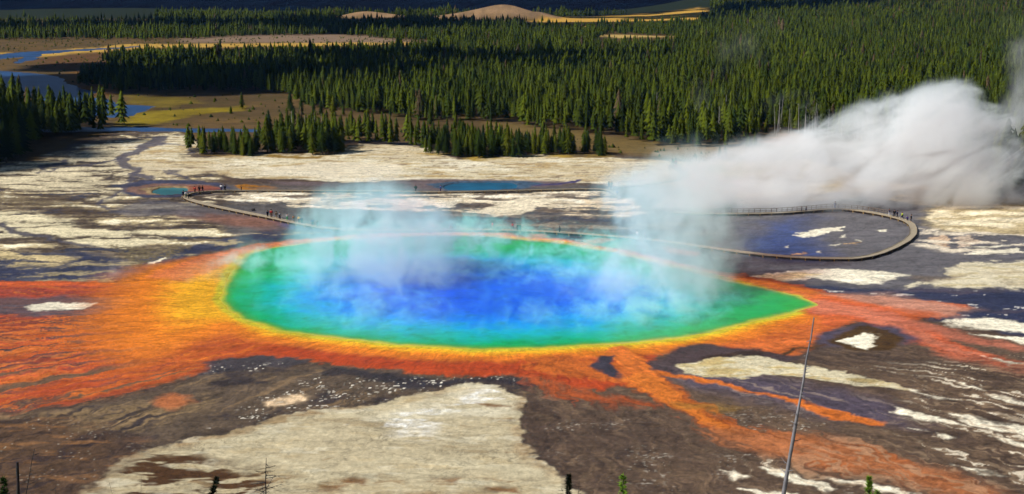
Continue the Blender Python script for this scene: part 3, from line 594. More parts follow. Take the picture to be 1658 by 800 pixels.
def crown_arrays(rng, h=1.0, tiers=12, pts_=11, base=.14, rad=.17, sprigs=True, lean=0.):
    """a conifer crown of drooping ragged whorls plus loose sprigs, height 1"""
    V = []; F = []; C = []
    for k in range(tiers):
        u = k / (tiers - 1); z = base + (1 - base) * u ** .92 * .97
        r = rad * ((1 - u) ** .75 * (.75 + .25 * min(1, u * 5)) + .05) * rng.uniform(.78, 1.18)
        top = min(1.0, z + (1 - base) / tiers * 1.75 * (1.1 - .3 * u)); n = pts_; o = len(V); ph = rng.uniform(0, 6.28)
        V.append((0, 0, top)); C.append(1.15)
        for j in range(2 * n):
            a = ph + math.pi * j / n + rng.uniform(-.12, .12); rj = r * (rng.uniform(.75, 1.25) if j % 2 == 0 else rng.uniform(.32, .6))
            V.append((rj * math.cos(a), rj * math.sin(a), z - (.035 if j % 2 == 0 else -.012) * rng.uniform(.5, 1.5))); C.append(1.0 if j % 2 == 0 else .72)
        for j in range(2 * n): F.append((o, o + 1 + j, o + 1 + (j + 1) % (2 * n)))
        if sprigs:
            for q in range(7):
                a = rng.uniform(0, 6.28); r0 = r * rng.uniform(.5, .8); r1 = r * rng.uniform(1.0, 1.45); zz = z + rng.uniform(-.01, .03); w_ = rng.uniform(.10, .2)
                o2 = len(V); V += [(r0 * math.cos(a - w_), r0 * math.sin(a - w_), zz), (r0 * math.cos(a + w_), r0 * math.sin(a + w_), zz), (r1 * math.cos(a), r1 * math.sin(a), zz - rng.uniform(-.01, .03))]
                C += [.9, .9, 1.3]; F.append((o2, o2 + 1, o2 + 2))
    return np.array(V), np.array(F), np.array(C)
def cone_arrays(p0, p1, r0, r1, n=6):
    p0 = np.array(p0, float); p1 = np.array(p1, float); d = p1 - p0; d /= np.linalg.norm(d) + 1e-9
    a = np.cross(d, (0, 0, 1) if abs(d[2]) < .9 else (1, 0, 0)); a /= np.linalg.norm(a); b_ = np.cross(d, a)
    th = np.arange(n) * 2 * math.pi / n; ring = np.cos(th)[:, None] * a + np.sin(th)[:, None] * b_
    V = np.concatenate([p0 + ring * r0, p1 + ring * r1]); F = [(i, (i + 1) % n, n + (i + 1) % n, n + i) for i in range(n)]
    return V, np.array(F)
class MB:
    def __init__(s): s.v = []; s.f = []
    def add(s, V, F):
        o = len(s.v); s.v += [tuple(p) for p in V]; s.f += [tuple(int(i) + o for i in f) for f in F]; return s
    def box(s, c, sz, rz=0.):
        cx, cy, cz = c; a, b_, h = sz[0] / 2, sz[1] / 2, sz[2] / 2; ca, sa = math.cos(rz), math.sin(rz)
        V = [(cx + x * ca - y * sa, cy + x * sa + y * ca, cz + z) for z in (-h, h) for x, y in ((-a, -b_), (a, -b_), (a, b_), (-a, b_))]
        return s.add(V, [(3, 2, 1, 0), (4, 5, 6, 7), (0, 1, 5, 4), (1, 2, 6, 5), (2, 3, 7, 6), (3, 0, 4, 7)])
    def cone(s, p0, p1, r0, r1, n=6):
        V, F = cone_arrays(p0, p1, r0, r1, n); o = len(s.v); s.add(V, F); s.f += [tuple(o + i for i in range(n))[::-1], tuple(o + n + i for i in range(n))]; return s
    def mesh(s, name, m=None):
        me = bpy.data.meshes.new(name); me.from_pydata(s.v, [], s.f); me.update()
        if m: me.materials.append(m)
        return me
RNG = random.Random(7)
PROTO = []
for k in range(9):
    V, F, C = crown_arrays(RNG, tiers=RNG.choice([10, 12, 14]), pts_=RNG.choice([8, 9, 10]), base=RNG.uniform(.03, .16), rad=RNG.uniform(.15, .23))
    g = GREENS[k % 5] * 1.0
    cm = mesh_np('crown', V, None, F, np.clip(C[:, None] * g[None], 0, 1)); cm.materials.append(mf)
    tb = MB(); tb.cone((0, 0, -.03), (0.002, 0, .9), .016, .003, 7)
    for q in range(7):
        z = RNG.uniform(.04, .3); a = RNG.uniform(0, 6.28); tb.cone((0, 0, z), (.07 * math.cos(a), .07 * math.sin(a), z + .005), .004, .001, 3)
    PROTO.append((cm, tb.mesh('trunk', mtk)))
# where trees stand (outlines traced on the ground)
rs = np.random.RandomState(3)
def inside(L, x, y): return sdf_poly(pts(L), x, y) > 0
def scatter(L, n, hmin, hmax, grove):
    p = pts(L); lo, hi = p.min(0), p.max(0); out = []
    while len(out) < n:
        x = rs.uniform(lo[0], hi[0], n * 4); y = rs.uniform(lo[1], hi[1], n * 4); m = inside(L, x, y)
        for a, b_ in zip(x[m], y[m]):
            out.append((a, b_, rs.uniform(hmin, hmax), grove))
            if len(out) >= n: break
    return out
trees = []
trees += scatter(P(-60,268, 0,266, 30,260, 45,245, 60,232, 90,226, 130,222, 200,210, 200,202, 120,198, 40,196, -60,190), 300, 11, 16.5, 'river_grove')
trees += scatter(P(-60,205, 0,200, 40,195, 36,175, 10,165, -60,160), 50, 12, 17, 'river_grove')
trees += scatter(P(300,246, 330,250, 415,253, 418,246, 380,240, 310,238), 60, 6, 9.5, 'left_copse')
trees += scatter(P(415,246, 470,250, 520,252, 560,246, 566,240, 540,228, 480,222, 430,230), 120, 8, 13, 'middle_copse')
trees += scatter(P(550,226, 600,222, 612,232, 690,236, 690,244, 640,236, 560,232), 44, 8, 12, 'middle_copse')
trees += scatter(P(684,248, 760,257, 850,254, 900,250, 985,252, 990,248, 900,240, 800,238, 740,232, 690,236), 190, 6, 10.5, 'right_copse')
singles = [(392,176,8,'meadow_pine','lone dark pine standing in the tan meadow by the river'), (374,184,3.4,'meadow_pine','small round bush-like pine below the lone meadow pine'), (473,182,4.5,None,None), (488,184,8,None,None), (508,186,8,None,None), (520,187,7.5,None,None), (540,188,9,None,None), (556,186,5,None,None), (632,189,5,None,None), (652,184,4,None,None), (664,194,5,None,None), (697,203,9,None,None), (738,207,6,None,None), (795,199,6,None,None), (965,222,4,None,None), (1165,255,4,None,None), (1210,235,5,None,None), (1222,236,5,None,None), (1240,215,6,None,None), (585,228,11,None,None), (600,226,12,None,None), (470,176,9,None,None), (196,150,10,None,None), (1212,238,4,None,None)]
for a, b_, h_, g, lab in singles:
    x, y = G(a, b_); trees.append((x, y, h_, lab or 'meadow_edge'))
# right edge trees beyond the big steam
trees += scatter(P(1590,318, 1640,320, 1760,326, 1760,292, 1640,290, 1600,296), 26, 9, 14, 'right_edge')
# the great forest
FOR = P(700,72, 760,64, 860,56, 1150,45, 2400,40, 2400,290, 1620,300, 1560,262, 1440,236, 1300,216, 1240,206, 1215,228, 1180,238, 1140,240, 1080,238, 1040,232, 1000,224, 960,218, 900,208, 860,206, 830,196, 780,200, 730,196, 690,200, 600,186, 560,184, 540,178, 480,174, 470,158, 420,150, 330,150, 260,148, 190,150, 140,138, 150,124, 200,112, 200,104, 165,100, 200,94, 300,91, 420,89, 560,87, 660,84)
STRIP = P(-900,64, 60,64, 300,64, 420,58, 560,57, 660,66, 760,70, 1200,60, 2400,50, 2400,24, 1200,24, 1150,34, 950,40, 860,36, 700,32, 500,30, 250,30, -900,30)
def rand_fan(n, y0, y1, k0=-.50, k1=.50):
    yy = np.sqrt(rs.uniform(y0 ** 2, y1 ** 2, n)); kk = rs.uniform(k0, k1, n); return kk * yy, yy
fx_, fy_ = [], []
for y0, y1, per in ((370, 620, 7.5), (620, 900, 8), (900, 1300, 14), (1300, 1850, 26), (1850, 2500, 60)):
    n = int(.5 * (y1 ** 2 - y0 ** 2) * 1.0 / per); a, b_ = rand_fan(n, y0, y1)
    ww = 7 * fbm(a / 30, b_ / 30, 3, 77)
    m = inside(FOR, a + ww, b_ + ww) | inside(STRIP, a + 3 * ww, b_ + 3 * ww) | ((b_ > 1450) & ((a / b_ > .12) | (b_ < 1640)))
    m &= ~((b_ > 1640) & (a / b_ < .15))
    m &= ~((b_ > 640) & (fbm(a / 45, b_ / 60, 3, 83) > .55))
    # openings: bluffs, golden meadow, clearings
    for L in (P(850,46, 860,31, 900,28, 1130,21, 1165,27, 1140,38, 1120,45, 960,46), P(890,50, 905,37, 965,36, 965,50), P(950,72, 985,55, 1095,60, 1090,74, 1000,76), P(-300,38, -300,24, 60,22, 250,24, 250,38), P(545,37, 640,37, 640,27, 545,27), P(690,36, 900,40, 900,25, 780,25), P(1570,26, 1640,26, 1640,18, 1570,18), P(1330,26,1400,24,1400,20,1330,20)):
        pp = pts(L) if min(b for a2, b in L) > 12 else pts(L); m &= ~(sdf_poly(pp, a, b_) > 0)
    fx_.append(a[m]); fy_.append(b_[m])
fx_ = np.concatenate(fx_); fy_ = np.concatenate(fy_)
hh = np.clip((9.4 - 3.0 * sstep(450, 780, fy_)) * np.exp(.28 * rs.randn(len(fx_))) + 1.6 * fbm(fx_ / 80, fy_ / 80, 3, 91), 5, 16)
for a, b_, h_ in zip(fx_[fy_ < 520], fy_[fy_ < 520], hh[fy_ < 520]): trees.append((a, b_, h_, 'forest_front'))
keepf = fy_ >= 520; fx_, fy_, hh = fx_[keepf], fy_[keepf], hh[keepf]
# thin out trunks that stand inside one another, then the 300 nearest become trees of their own
def vis(tr):
    x, y = tr[0], tr[1]; return abs(x / y) < .405
cell = {}; tl = []
for tr in sorted(trees, key=lambda q: q[1]):
    x, y = tr[0], tr[1]; c = (int(x // 2), int(y // 2))
    if any(math.hypot(x - q[0], y - q[1]) < 1.5 for i in (-1, 0, 1) for j in (-1, 0, 1) for q in cell.get((c[0] + i, c[1] + j), ())): continue
    cell.setdefault(c, []).append(tr); tl.append(tr)
LAB = {'river_grove': ('dark green conifer in the grove beside the river at the left edge', 'conifers in the grove beside the river'),
       'left_copse': ('short conifer in the small copse at the left end of the pale sinter bank', 'conifers in the left copse'),
       'middle_copse': ('tall conifer in the dense copse behind the middle of the sinter bank', 'conifers in the middle copse'),
       'right_copse': ('low conifer in the long copse at the right end of the sinter bank', 'conifers in the long right copse'),
       'right_edge': ('dark conifer at the right edge beyond the dense white steam', 'conifers beyond the white steam'),
       'meadow_edge': ('scattered conifer standing apart on the tan meadow in front of the forest', 'scattered meadow conifers'),
       'forest_front': ('green conifer along the front edge of the great forest', 'conifers along the forest front')}
special = [q for q in tl if q[3] not in LAB]; rest = [q for q in tl if q[3] in LAB and vis(q)]
sm = [q for q in rest if q[3] == 'meadow_edge']; rest = [q for q in rest if q[3] != 'meadow_edge']
indiv = special + sm + rest[:298 - len(sm) - len(special)]
ids = set(id(q) for q in indiv); others = [q for q in tl if id(q) not in ids]
for q in indiv:
    x, y, h_, g = q
    if g in LAB: lab, grp = LAB[g]
    else: lab, grp = g, 'lone trees of the meadow'
    e = link('conifer', None, None, None, (x, y, float(height(x, y)) - .1), label=lab, category='tree', group=grp)
    k = RNG.randrange(len(PROTO)); w_ = h_ * RNG.uniform(.95, 1.4) * (1.6 if h_ < 5 else 1)
    e.scale = (w_, w_, h_); e.rotation_euler = (0, 0, RNG.uniform(0, 6.28))
    link('trunk', PROTO[k][1], None, e); link('crown', PROTO[k][0], None, e)
# the rest of the forest: one mass
def mass(name, xs, ys_, hs, templates, seed, label, cat):
    r = np.random.RandomState(seed); VV = []; FF = []; CC_ = []; off = 0
    tid = r.randint(0, len(templates), len(xs)); zs = height(xs, ys_)
    tone = 1 + .40 * fbm(xs / 55, ys_ / 75, 3, 95) + .22 * r.randn(len(xs))
    yel = np.clip(.5 + .5 * fbm(xs / 35, ys_ / 35, 3, 97) + .25 * r.randn(len(xs)), 0, 1)
    for k, (V, F, C) in enumerate(templates):
        s = np.where(tid == k)[0]
        if not len(s): continue
        an_ = r.uniform(0, 6.28, len(s)); wd = hs[s] * r.uniform(.8, 1.3, len(s)); ca, sa = np.cos(an_) * wd, np.sin(an_) * wd
        vx = V[None, :, 0] * ca[:, None] - V[None, :, 1] * sa[:, None] + xs[s][:, None]
        vy = V[None, :, 0] * sa[:, None] + V[None, :, 1] * ca[:, None] + ys_[s][:, None]
        vz = V[None, :, 2] * hs[s][:, None] + zs[s][:, None]
        VV.append(np.stack([vx, vy, vz], -1).reshape(-1, 3)); n = len(V)
        FF.append((F[None] + (np.arange(len(s)) * n)[:, None, None] + off).reshape(-1, 3)); off += n * len(s)
        rust = (r.rand(len(s)) < .02)[:, None]
        g = GREENS[3][None] * (1 - yel[s])[:, None] + GREENS[2][None] * yel[s][:, None]
        g = np.where(rust, np.array([[.055, .038, .018]]), g)
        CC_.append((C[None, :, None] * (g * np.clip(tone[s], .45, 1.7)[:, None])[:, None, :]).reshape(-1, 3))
    me = mesh_np(name, np.concatenate(VV), None, np.concatenate(FF), np.clip(np.concatenate(CC_), 0, 1))
    return link(name, me, mf, label=label, category=cat, kind='stuff')
near_t = [crown_arrays(RNG, tiers=RNG.choice([7, 8, 10]), pts_=7, base=RNG.uniform(.03, .42), rad=RNG.uniform(.11, .21), sprigs=True) for _ in range(11)]
mid_t = [crown_arrays(RNG, tiers=5, pts_=5, base=RNG.uniform(.05, .35), rad=RNG.uniform(.12, .22), sprigs=False) for _ in range(6)]
far_t = [crown_arrays(RNG, tiers=3, pts_=4, base=.05, rad=RNG.uniform(.16, .22), sprigs=False) for _ in range(4)]
ox = np.array([q[0] for q in others]); oy = np.array([q[1] for q in others]); oh = np.array([q[2] for q in others])
ax_ = np.concatenate([ox, fx_]); ay_ = np.concatenate([oy, fy_]); ah = np.concatenate([oh, hh])
print('TREES', len(indiv), len(ax_), (ay_ < 700).sum(), (ay_ > 1100).sum())
m0 = ay_ < 720; m1 = (ay_ >= 720) & (ay_ < 1250); m2 = ay_ >= 1250
mass('forest', ax_[m0], ay_[m0], ah[m0], near_t, 1, 'dense green conifer forest beyond the thermal flats', 'forest')
mass('distant_forest', ax_[m1], ay_[m1], ah[m1], mid_t, 2, 'farther conifer forest rising behind the nearer trees', 'forest')
mass('far_woods', ax_[m2], ay_[m2], ah[m2] * 1.05, far_t, 3, 'darkest and farthest band of woods below the hills', 'forest')
# bare grey trunks at the forest edge behind the steam
gm = []
for k in range(4):
    s = MB(); s.cone((0, 0, -.02), (RNG.uniform(-.02, .02), 0, 1), .014, .004, 6)
    for q in range(8):
        z = RNG.uniform(.45, .95); a = RNG.uniform(0, 6.28); s.cone((0, 0, z), (.06 * math.cos(a), .06 * math.sin(a), z + .02), .003, .001, 3)
    gm.append(s.mesh('bare_trunk', mdead))
n_ = 0
for x0, x1, y0, y1, n in ((1250, 1490, 222, 206, 62), (1120, 1180, 232, 200, 12), (1060, 1110, 226, 190, 8), (1545, 1650, 268, 262, 14), (460, 560, 246, 236, 8)):
    for i in range(n):
        a = RNG.uniform(x0, x1); b_ = RNG.uniform(min(y0, y1), max(y0, y1)) + (a - x0) / (x1 - x0) * (20 if x0 == 1250 else 0)
        x, y = G(a, b_); h_ = RNG.uniform(8, 13)
        lab = ('bare pale trunk among the row of dead pines behind the white steam' if x0 == 1250 else 'bare grey trunk in the green copse behind the sinter bank' if x0 == 460 else 'bare trunk at the right edge beyond the steam' if x0 == 1545 else 'bare grey trunk at the front of the great forest')
        o = link('dead_pine', gm[i % 4], None, None, (x, y, float(height(x, y))), label=lab, category='dead tree', group=lab.replace('bare', 'bare', 1))
        o.scale = (h_, h_, h_); o.rotation_euler = (RNG.uniform(-.05, .05), RNG.uniform(-.05, .05), RNG.uniform(0, 6))

# low sage and grass tufts dotted over the meadows (ground cover)
n = 9000; bx, by = rand_fan(n, 395, 1250, -.46, .40)
mb = (sdf_poly(pts(P(-300,60, 420,56, 700,62, 660,90, 200,100, 160,150, 420,152, 480,175, 560,186, 700,202, 900,212, 1060,240, 1230,240, 1260,262, 1100,262, 1000,252, 880,246, 740,234, 640,232, 560,230, 460,208, 200,203, 150,190, -300,200)), bx, by) > 1)
for L in RIV + [CHAN]: mb &= sdf_poly(pts(L), bx, by) < -3
mb &= (fbm(bx / 30, by / 30, 3, 701) > -.1)
bx, by = bx[mb], by[mb]; bh = rs.uniform(.4, 1.5, len(bx)) ** 1.3
sg = [crown_arrays(RNG, tiers=2, pts_=4, base=-.1, rad=RNG.uniform(.5, .8), sprigs=True) for _ in range(4)]
mass('sage_tufts', bx, by, bh, sg, 9, 'low sage and grass tufts dotted over the tan meadows', 'shrubs')
# ------------------------------------------------------------------ boardwalks
def simple_mat(name, c, rough=.8, var=.25, scale=4, spec=.2):
    m, t, b = mat(name, rough, spec); n = noise(t, nd(t, 'ShaderNodeTexCoord').outputs['Object'], scale, 4)
    rgb = nd(t, 'ShaderNodeRGB'); rgb.outputs[0].default_value = (*(lin(c) * AK), 1)
    t.links.new(vmul(t, rgb.outputs[0], mapr(t, n.outputs[0], .3, .7, 1 - var, 1 + var, False)), b.inputs['Base Color']); return m
MDECK = simple_mat('weathered_planks', (168, 154, 130), .8, .2, 2)
MBEAM = simple_mat('dark_timber', (62, 44, 30), .8, .3, 2)
MRAIL = simple_mat('rail_timber', (132, 118, 104), .8, .2, 2)
MPOST = simple_mat('post_timber', (196, 160, 104), .8, .3, 2)
DZ = .55
def resample(pp, step):
    pp = [np.array(p, float) for p in pp]
    # smooth the corners (Chaikin), then equal steps
    for _ in range(1):
        q = [pp[0]]
        for a, b_ in zip(pp[:-1], pp[1:]): q += [a * .75 + b_ * .25, a * .25 + b_ * .75]
        q.append(pp[-1]); pp = q
    out = [pp[0]]; acc = 0
    for a, b_ in zip(pp[:-1], pp[1:]):
        L = np.linalg.norm(b_ - a); d = step - acc
        while d < L: out.append(a + (b_ - a) * d / L); d += step
        acc = L - (d - step)
    out.append(pp[-1]); return out
def normals(c):
    r = []
    for i in range(len(c)):
        d = c[min(i + 1, len(c) - 1)] - c[max(i - 1, 0)]; d = d / (np.linalg.norm(d) + 1e-9); r.append(np.array([-d[1], d[0]]))
    return r
def strip(c, off0, off1, z0, z1):
    """solid ribbon along the path between two side offsets and two heights"""
    nn = normals(c); s = MB(); V = []; F = []
    for p, n in zip(c, nn):
        a = p + n * off0; b_ = p + n * off1; V += [(a[0], a[1], z0), (b_[0], b_[1], z0), (b_[0], b_[1], z1), (a[0], a[1], z1)]
    k = len(c)
    for i in range(k - 1):
        for j in range(4): F.append((4 * i + j, 4 * i + (j + 1) % 4, 4 * (i + 1) + (j + 1) % 4, 4 * (i + 1) + j))
    F += [(3, 2, 1, 0), (4 * k - 4, 4 * k - 3, 4 * k - 2, 4 * k - 1)]
    return s.add(V, F)
def boardwalk(L, width, label, spacing=2.6, rail=None, rail_side=1, rail_posts=1.5):
    pp = [G(a, b_, DZ) for a, b_ in L]; c = resample(pp, 1.0); o = c[0].copy(); c = [p - o for p in c]
    e = link('boardwalk', None, None, None, (o[0], o[1], 0), label=label, category='boardwalk')
    hw = width / 2
    link('deck', strip(c, -hw, hw, DZ - .05, DZ).mesh('deck', MDECK), None, e)
    for sgn in (-1, 1):
        link('edge_beam', strip(c, sgn * (hw - .02), sgn * (hw + .06), DZ - .26, DZ - .055).mesh('edge_beam', MBEAM), None, e)
        link('kerb_rail', strip(c, sgn * (hw - .12), sgn * (hw - .02), DZ + .002, DZ + .10).mesh('kerb_rail', MDECK), None, e)
    s = MB(); s.box((0, -hw + .15, (DZ - .3) / 2 - .15), (.26, .26, DZ + .0)); s.box((0, hw - .15, (DZ - .3) / 2 - .15), (.26, .26, DZ + .0)); s.box((0, 0, DZ - .16), (.16, width + .18, .18))
    sme = s.mesh('support', MPOST)
    cs = resample(pp, spacing); nn = normals(cs)
    for p, n in list(zip(cs, nn))[:98]:
        q = link('support', sme, None, e); q.location = (p[0] - o[0], p[1] - o[1], 0); q.rotation_euler = (0, 0, math.atan2(n[1], n[0]) - math.pi / 2)
    if rail:
        rp = [G(a, b_, DZ) for a, b_ in rail]; rc = [p - o for p in resample(rp, 1.0)]; off = rail_side * (hw - .05)
        for z, h in ((DZ + 1.0, .11), (DZ + .55, .07)):
            link('hand_rail', strip(rc, off - .05, off + .05, z, z + h).mesh('hand_rail', MRAIL), None, e)
        ps_ = MB().box((0, 0, .56), (.12, .12, 1.12)).mesh('rail_post', MRAIL)
        rq = resample(rp, rail_posts); rn = normals(rq)
        for p, n in list(zip(rq, rn))[:98]:
            pt_ = p - o + n * (off + rail_side * .09); link('rail_post', ps_, None, e, (pt_[0], pt_[1], DZ - .12))
    return e
W1 = P(299,317, 304,322, 330,330, 400,344.5, 440,352, 480,361, 540,371, 620,373, 700,372, 780,371.5, 850,373, 920,376.5, 1000,383, 1060,388, 1150,401, 1225,411, 1290,416.5, 1350,418.5, 1395,418, 1438,406, 1478,384, 1480,366, 1466,356, 1430,347, 1390,340.5, 1352,337, 1290,343, 1240,345.5, 1150,346, 1090,344)
RAIL = P(1436,348, 1430,347, 1390,340.5, 1352,337, 1290,343, 1240,345.5, 1150,346, 1090,344)
boardwalk(W1, 1.6, 'long low boardwalk curving behind the spring and round the loop with the railing at right', rail=RAIL, rail_side=-1, spacing=3.0)
W2 = P(299,316, 310,312, 340,309, 400,308, 500,308.5, 620,309.5, 700,310.5, 760,310, 830,308.5, 900,306.5, 960,305.5, 985,307, 998,314, 1003,320)
boardwalk(W2, 1.1, 'far straight boardwalk passing in front of the teal and blue pools', spacing=3.2)
W3 = P(990,304, 1010,301, 1040,299, 1090,291, 1112,284, 1100,275, 1092,268, 1088,258)
boardwalk(W3, 1.8, 'boardwalk leading away to the forest behind the rising steam', rail=P(1004,301.5, 1020,300, 1040,299, 1090,291), rail_side=1, spacing=3.2)

# ------------------------------------------------------------------ people
def skin_body(name, joints, edges, radii, root, sub=1, hands=None):
    me = bpy.data.meshes.new(name); me.from_pydata(joints, edges, []); o = bpy.data.objects.new(name, me); COL.objects.link(o)
    md = o.modifiers.new('s', 'SKIN'); sv = me.skin_vertices[0].data
    for i, r in enumerate(radii): sv[i].radius = (r, r) if not isinstance(r, tuple) else r
    sv[root].use_root = True
    sb_ = o.modifiers.new('u', 'SUBSURF'); sb_.levels = sub; sb_.render_levels = sub
    dg = bpy.context.evaluated_depsgraph_get(); ev = o.evaluated_get(dg); m2 = bpy.data.meshes.new_from_object(ev); m2.name = name
    bpy.data.objects.remove(o); m2.polygons.foreach_set('use_smooth', [True] * len(m2.polygons)); return m2
def pose(kind):
    J = {}; st = {'stand': 0.0, 'walk': 1.0, 'photo': 0.1, 'child': .4}[kind]
    J['pelvis'] = (0, 0, .93); J['belly'] = (0, .0, 1.08); J['chest'] = (0, -.01, 1.30); J['neck'] = (0, 0, 1.47); J['head'] = (0, .02, 1.60); J['crown'] = (0, .01, 1.70)
    for s, sg in (('L', 1), ('R', -1)):
        f = st * sg
        J['hip' + s] = (.09 * sg, 0, .90); J['knee' + s] = (.10 * sg, .04 + .12 * f, .50); J['ank' + s] = (.10 * sg, -.02 + .24 * f, .09 + (.05 if f < 0 else 0)); J['toe' + s] = (.11 * sg, .15 + .24 * f, .03 + (.0 if f < 0 else 0))
        J['sh' + s] = (.19 * sg, 0, 1.40)
        if kind == 'photo': J['elb' + s] = (.25 * sg, .14, 1.20); J['wri' + s] = (.09 * sg, .28, 1.48)
        else: J['elb' + s] = (.24 * sg, -.02 - .10 * f, 1.13); J['wri' + s] = (.24 * sg, .08 - .12 * f, .90)
    return J
def person_meshes(kind):
    J = pose(kind); names = list(J); id_ = {n: i for i, n in enumerate(names)}
    R_ = dict(pelvis=.13, belly=.12, chest=.14, neck=.055, head=.095, crown=.06)
    E = [('pelvis', 'belly'), ('belly', 'chest'), ('chest', 'neck'), ('neck', 'head'), ('head', 'crown')]
    for s in 'LR':
        R_.update({'hip' + s: .09, 'knee' + s: .058, 'ank' + s: .038, 'toe' + s: .035, 'sh' + s: .06, 'elb' + s: .042, 'wri' + s: .028})
        E += [('pelvis', 'hip' + s), ('hip' + s, 'knee' + s), ('knee' + s, 'ank' + s), ('ank' + s, 'toe' + s), ('chest', 'sh' + s), ('sh' + s, 'elb' + s), ('elb' + s, 'wri' + s)]
    joints = [J[n] for n in names]; radii = [R_[n] for n in names]; edges = [(id_[a], id_[b_]) for a, b_ in E]
    for s, sg in (('L', 1), ('R', -1)):                       # palms with five fingers
        w_ = np.array(J['wri' + s]); d = w_ - np.array(J['elb' + s]); d /= np.linalg.norm(d); side = np.array([0, 1, 0]) if kind != 'photo' else np.array([0, 0, 1]); side = side - d * side.dot(d); side /= np.linalg.norm(side)
        pa = w_ + d * .06; joints.append(tuple(pa)); radii.append((.028, .018)); ip = len(joints) - 1; edges.append((id_['wri' + s], ip))
        for q, (off, L) in enumerate(((-.028, .060), (-.010, .075), (.010, .080), (.028, .070))):
            a = pa + side * off + d * .03; b_ = a + d * L * .55 + np.array([-.01 * sg, .01, 0]); c_ = b_ + d * L * .4 + np.array([-.02 * sg, .01, 0])
            for pnt, r in ((a, .010), (b_, .009), (c_, .007)): joints.append(tuple(pnt)); radii.append(r)
            n = len(joints); edges += [(ip, n - 3), (n - 3, n - 2), (n - 2, n - 1)]
        a = w_ + side * .03 + d * .02; b_ = a + side * .025 + d * .035
        for pnt, r in ((a, .012), (b_, .008)): joints.append(tuple(pnt)); radii.append(r)
        n = len(joints); edges += [(ip, n - 2), (n - 2, n - 1)]
    body = skin_body('body', joints, edges, radii, id_['pelvis'])
    def sub(ns, es, gr, nm, root, trim=None):
        jj = [J[n] for n in ns]; k = {n: i for i, n in enumerate(ns)}
        if trim:
            for n, (a, b_, f) in trim.items(): jj[k[n]] = tuple(np.array(J[a]) * (1 - f) + np.array(J[b_]) * f)
        return skin_body(nm, jj, [(k[a], k[b_]) for a, b_ in es], [R_[n] + gr for n in ns], k[root])
    jacket = sub(['pelvis', 'belly', 'chest', 'shL', 'shR', 'elbL', 'elbR', 'wriL', 'wriR'], [('pelvis', 'belly'), ('belly', 'chest'), ('chest', 'shL'), ('chest', 'shR'), ('shL', 'elbL'), ('elbL', 'wriL'), ('shR', 'elbR'), ('elbR', 'wriR')], .03, 'jacket', 'pelvis')
    trous = sub(['pelvis', 'hipL', 'hipR', 'kneeL', 'kneeR', 'ankL', 'ankR'], [('pelvis', 'hipL'), ('hipL', 'kneeL'), ('kneeL', 'ankL'), ('pelvis', 'hipR'), ('hipR', 'kneeR'), ('kneeR', 'ankR')], .022, 'trousers', 'pelvis')
    bm = bmesh.new(); bmesh.ops.create_uvsphere(bm, u_segments=14, v_segments=9, radius=.118)
    bmesh.ops.delete(bm, geom=[v for v in bm.verts if v.co.z < -.03 and v.co.y > -.02 or v.co.z < -.07], context='VERTS')
    for v in bm.verts: v.co.z *= 1.05; v.co += Vector((0, .0, 1.655))
    hair = bpy.data.meshes.new('hair'); bm.to_mesh(hair); bm.free()
    # face: eyes, nose, mouth as tiny marks
    s = MB(); s.box((.035, .115, 1.635), (.022, .012, .010)); s.box((-.035, .115, 1.635), (.022, .012, .010)); s.box((0, .108, 1.565), (.045, .012, .008))
    face = s.mesh('eyes_and_mouth')
    s = MB(); s.cone((0, .10, 1.62), (0, .135, 1.595), .008, .014, 6); nose = s.mesh('nose')
    return body, jacket, trous, hair, face, nose
PM = {k: person_meshes(k) for k in ('stand', 'walk', 'photo')}
MC = {}
def cmat(c, nm='cloth'):
    if c not in MC: MC[c] = simple_mat(nm, c, .85, .12, 8)
    return MC[c]
SKIN = simple_mat('skin', (196, 146, 118), .6, .05, 5); DARKM = simple_mat('dark_hair', (40, 28, 22), .7, .2, 12)
for pm in PM.values():
    for i, m in ((0, SKIN), (1, DARKM), (2, DARKM), (3, DARKM), (4, DARKM), (5, SKIN)): pm[i].materials.append(m)
C_ = dict(black=(28, 28, 34), navy=(26, 34, 78), red=(170, 22, 30), white=(232, 234, 236), teal=(90, 190, 170), green=(74, 150, 90), tan=(150, 130, 110), grey=(110, 114, 122), orange=(206, 120, 34), yellow=(240, 196, 40), purple=(64, 44, 150), brown=(96, 66, 50), pink=(226, 70, 120), cyan=(150, 226, 232), lime=(196, 214, 60), blue=(40, 76, 150), dgreen=(30, 84, 66), lgrey=(176, 182, 188), jeans=(44, 56, 86), khaki=(150, 134, 104), hair=(40, 28, 22), fair=(150, 112, 60), capw=(225, 225, 225))
def person(px, py, top, bot, hair, lab, kind='stand', h=1.72, rot=None, z=DZ, group='visitors on the boardwalks'):
    x, y = G(px, py, z); e = link('person', None, None, None, (x, y, z + .002), label=lab, category='person', group=group)
    s = h / 1.74 * 1.06; e.scale = (s * 1.3, s * 1.3, s); e.rotation_euler = (0, 0, R(rot if rot is not None else RNG.uniform(0, 360)))
    b_, j, tr, ha, fa, no = PM[kind]
    link('body', b_, None, e)
    for me, nm, c in ((j, 'jacket', top), (tr, 'trousers', bot), (ha, 'hair', hair)):
        q = link(nm, me, None, e); q.material_slots[0].link = 'OBJECT'; q.material_slots[0].material = cmat(C_[c])
    fo = bpy.data.objects.new('face', fa); COL.objects.link(fo); fo.parent = e
    fo = bpy.data.objects.new('nose', no); COL.objects.link(fo); fo.parent = e
g1 = 'people at the left bend of the boardwalk'; g2 = 'people in a line on the near boardwalk'
person(297, 319, 'navy', 'black', 'hair', 'person in black and navy at the very left end of the boardwalk bend', 'stand', group=g1)
person(301.5, 321, 'white', 'dgreen', 'hair', 'person in a white top and green trousers at the left bend of the boardwalk', 'photo', 1.8, 200, group=g1)
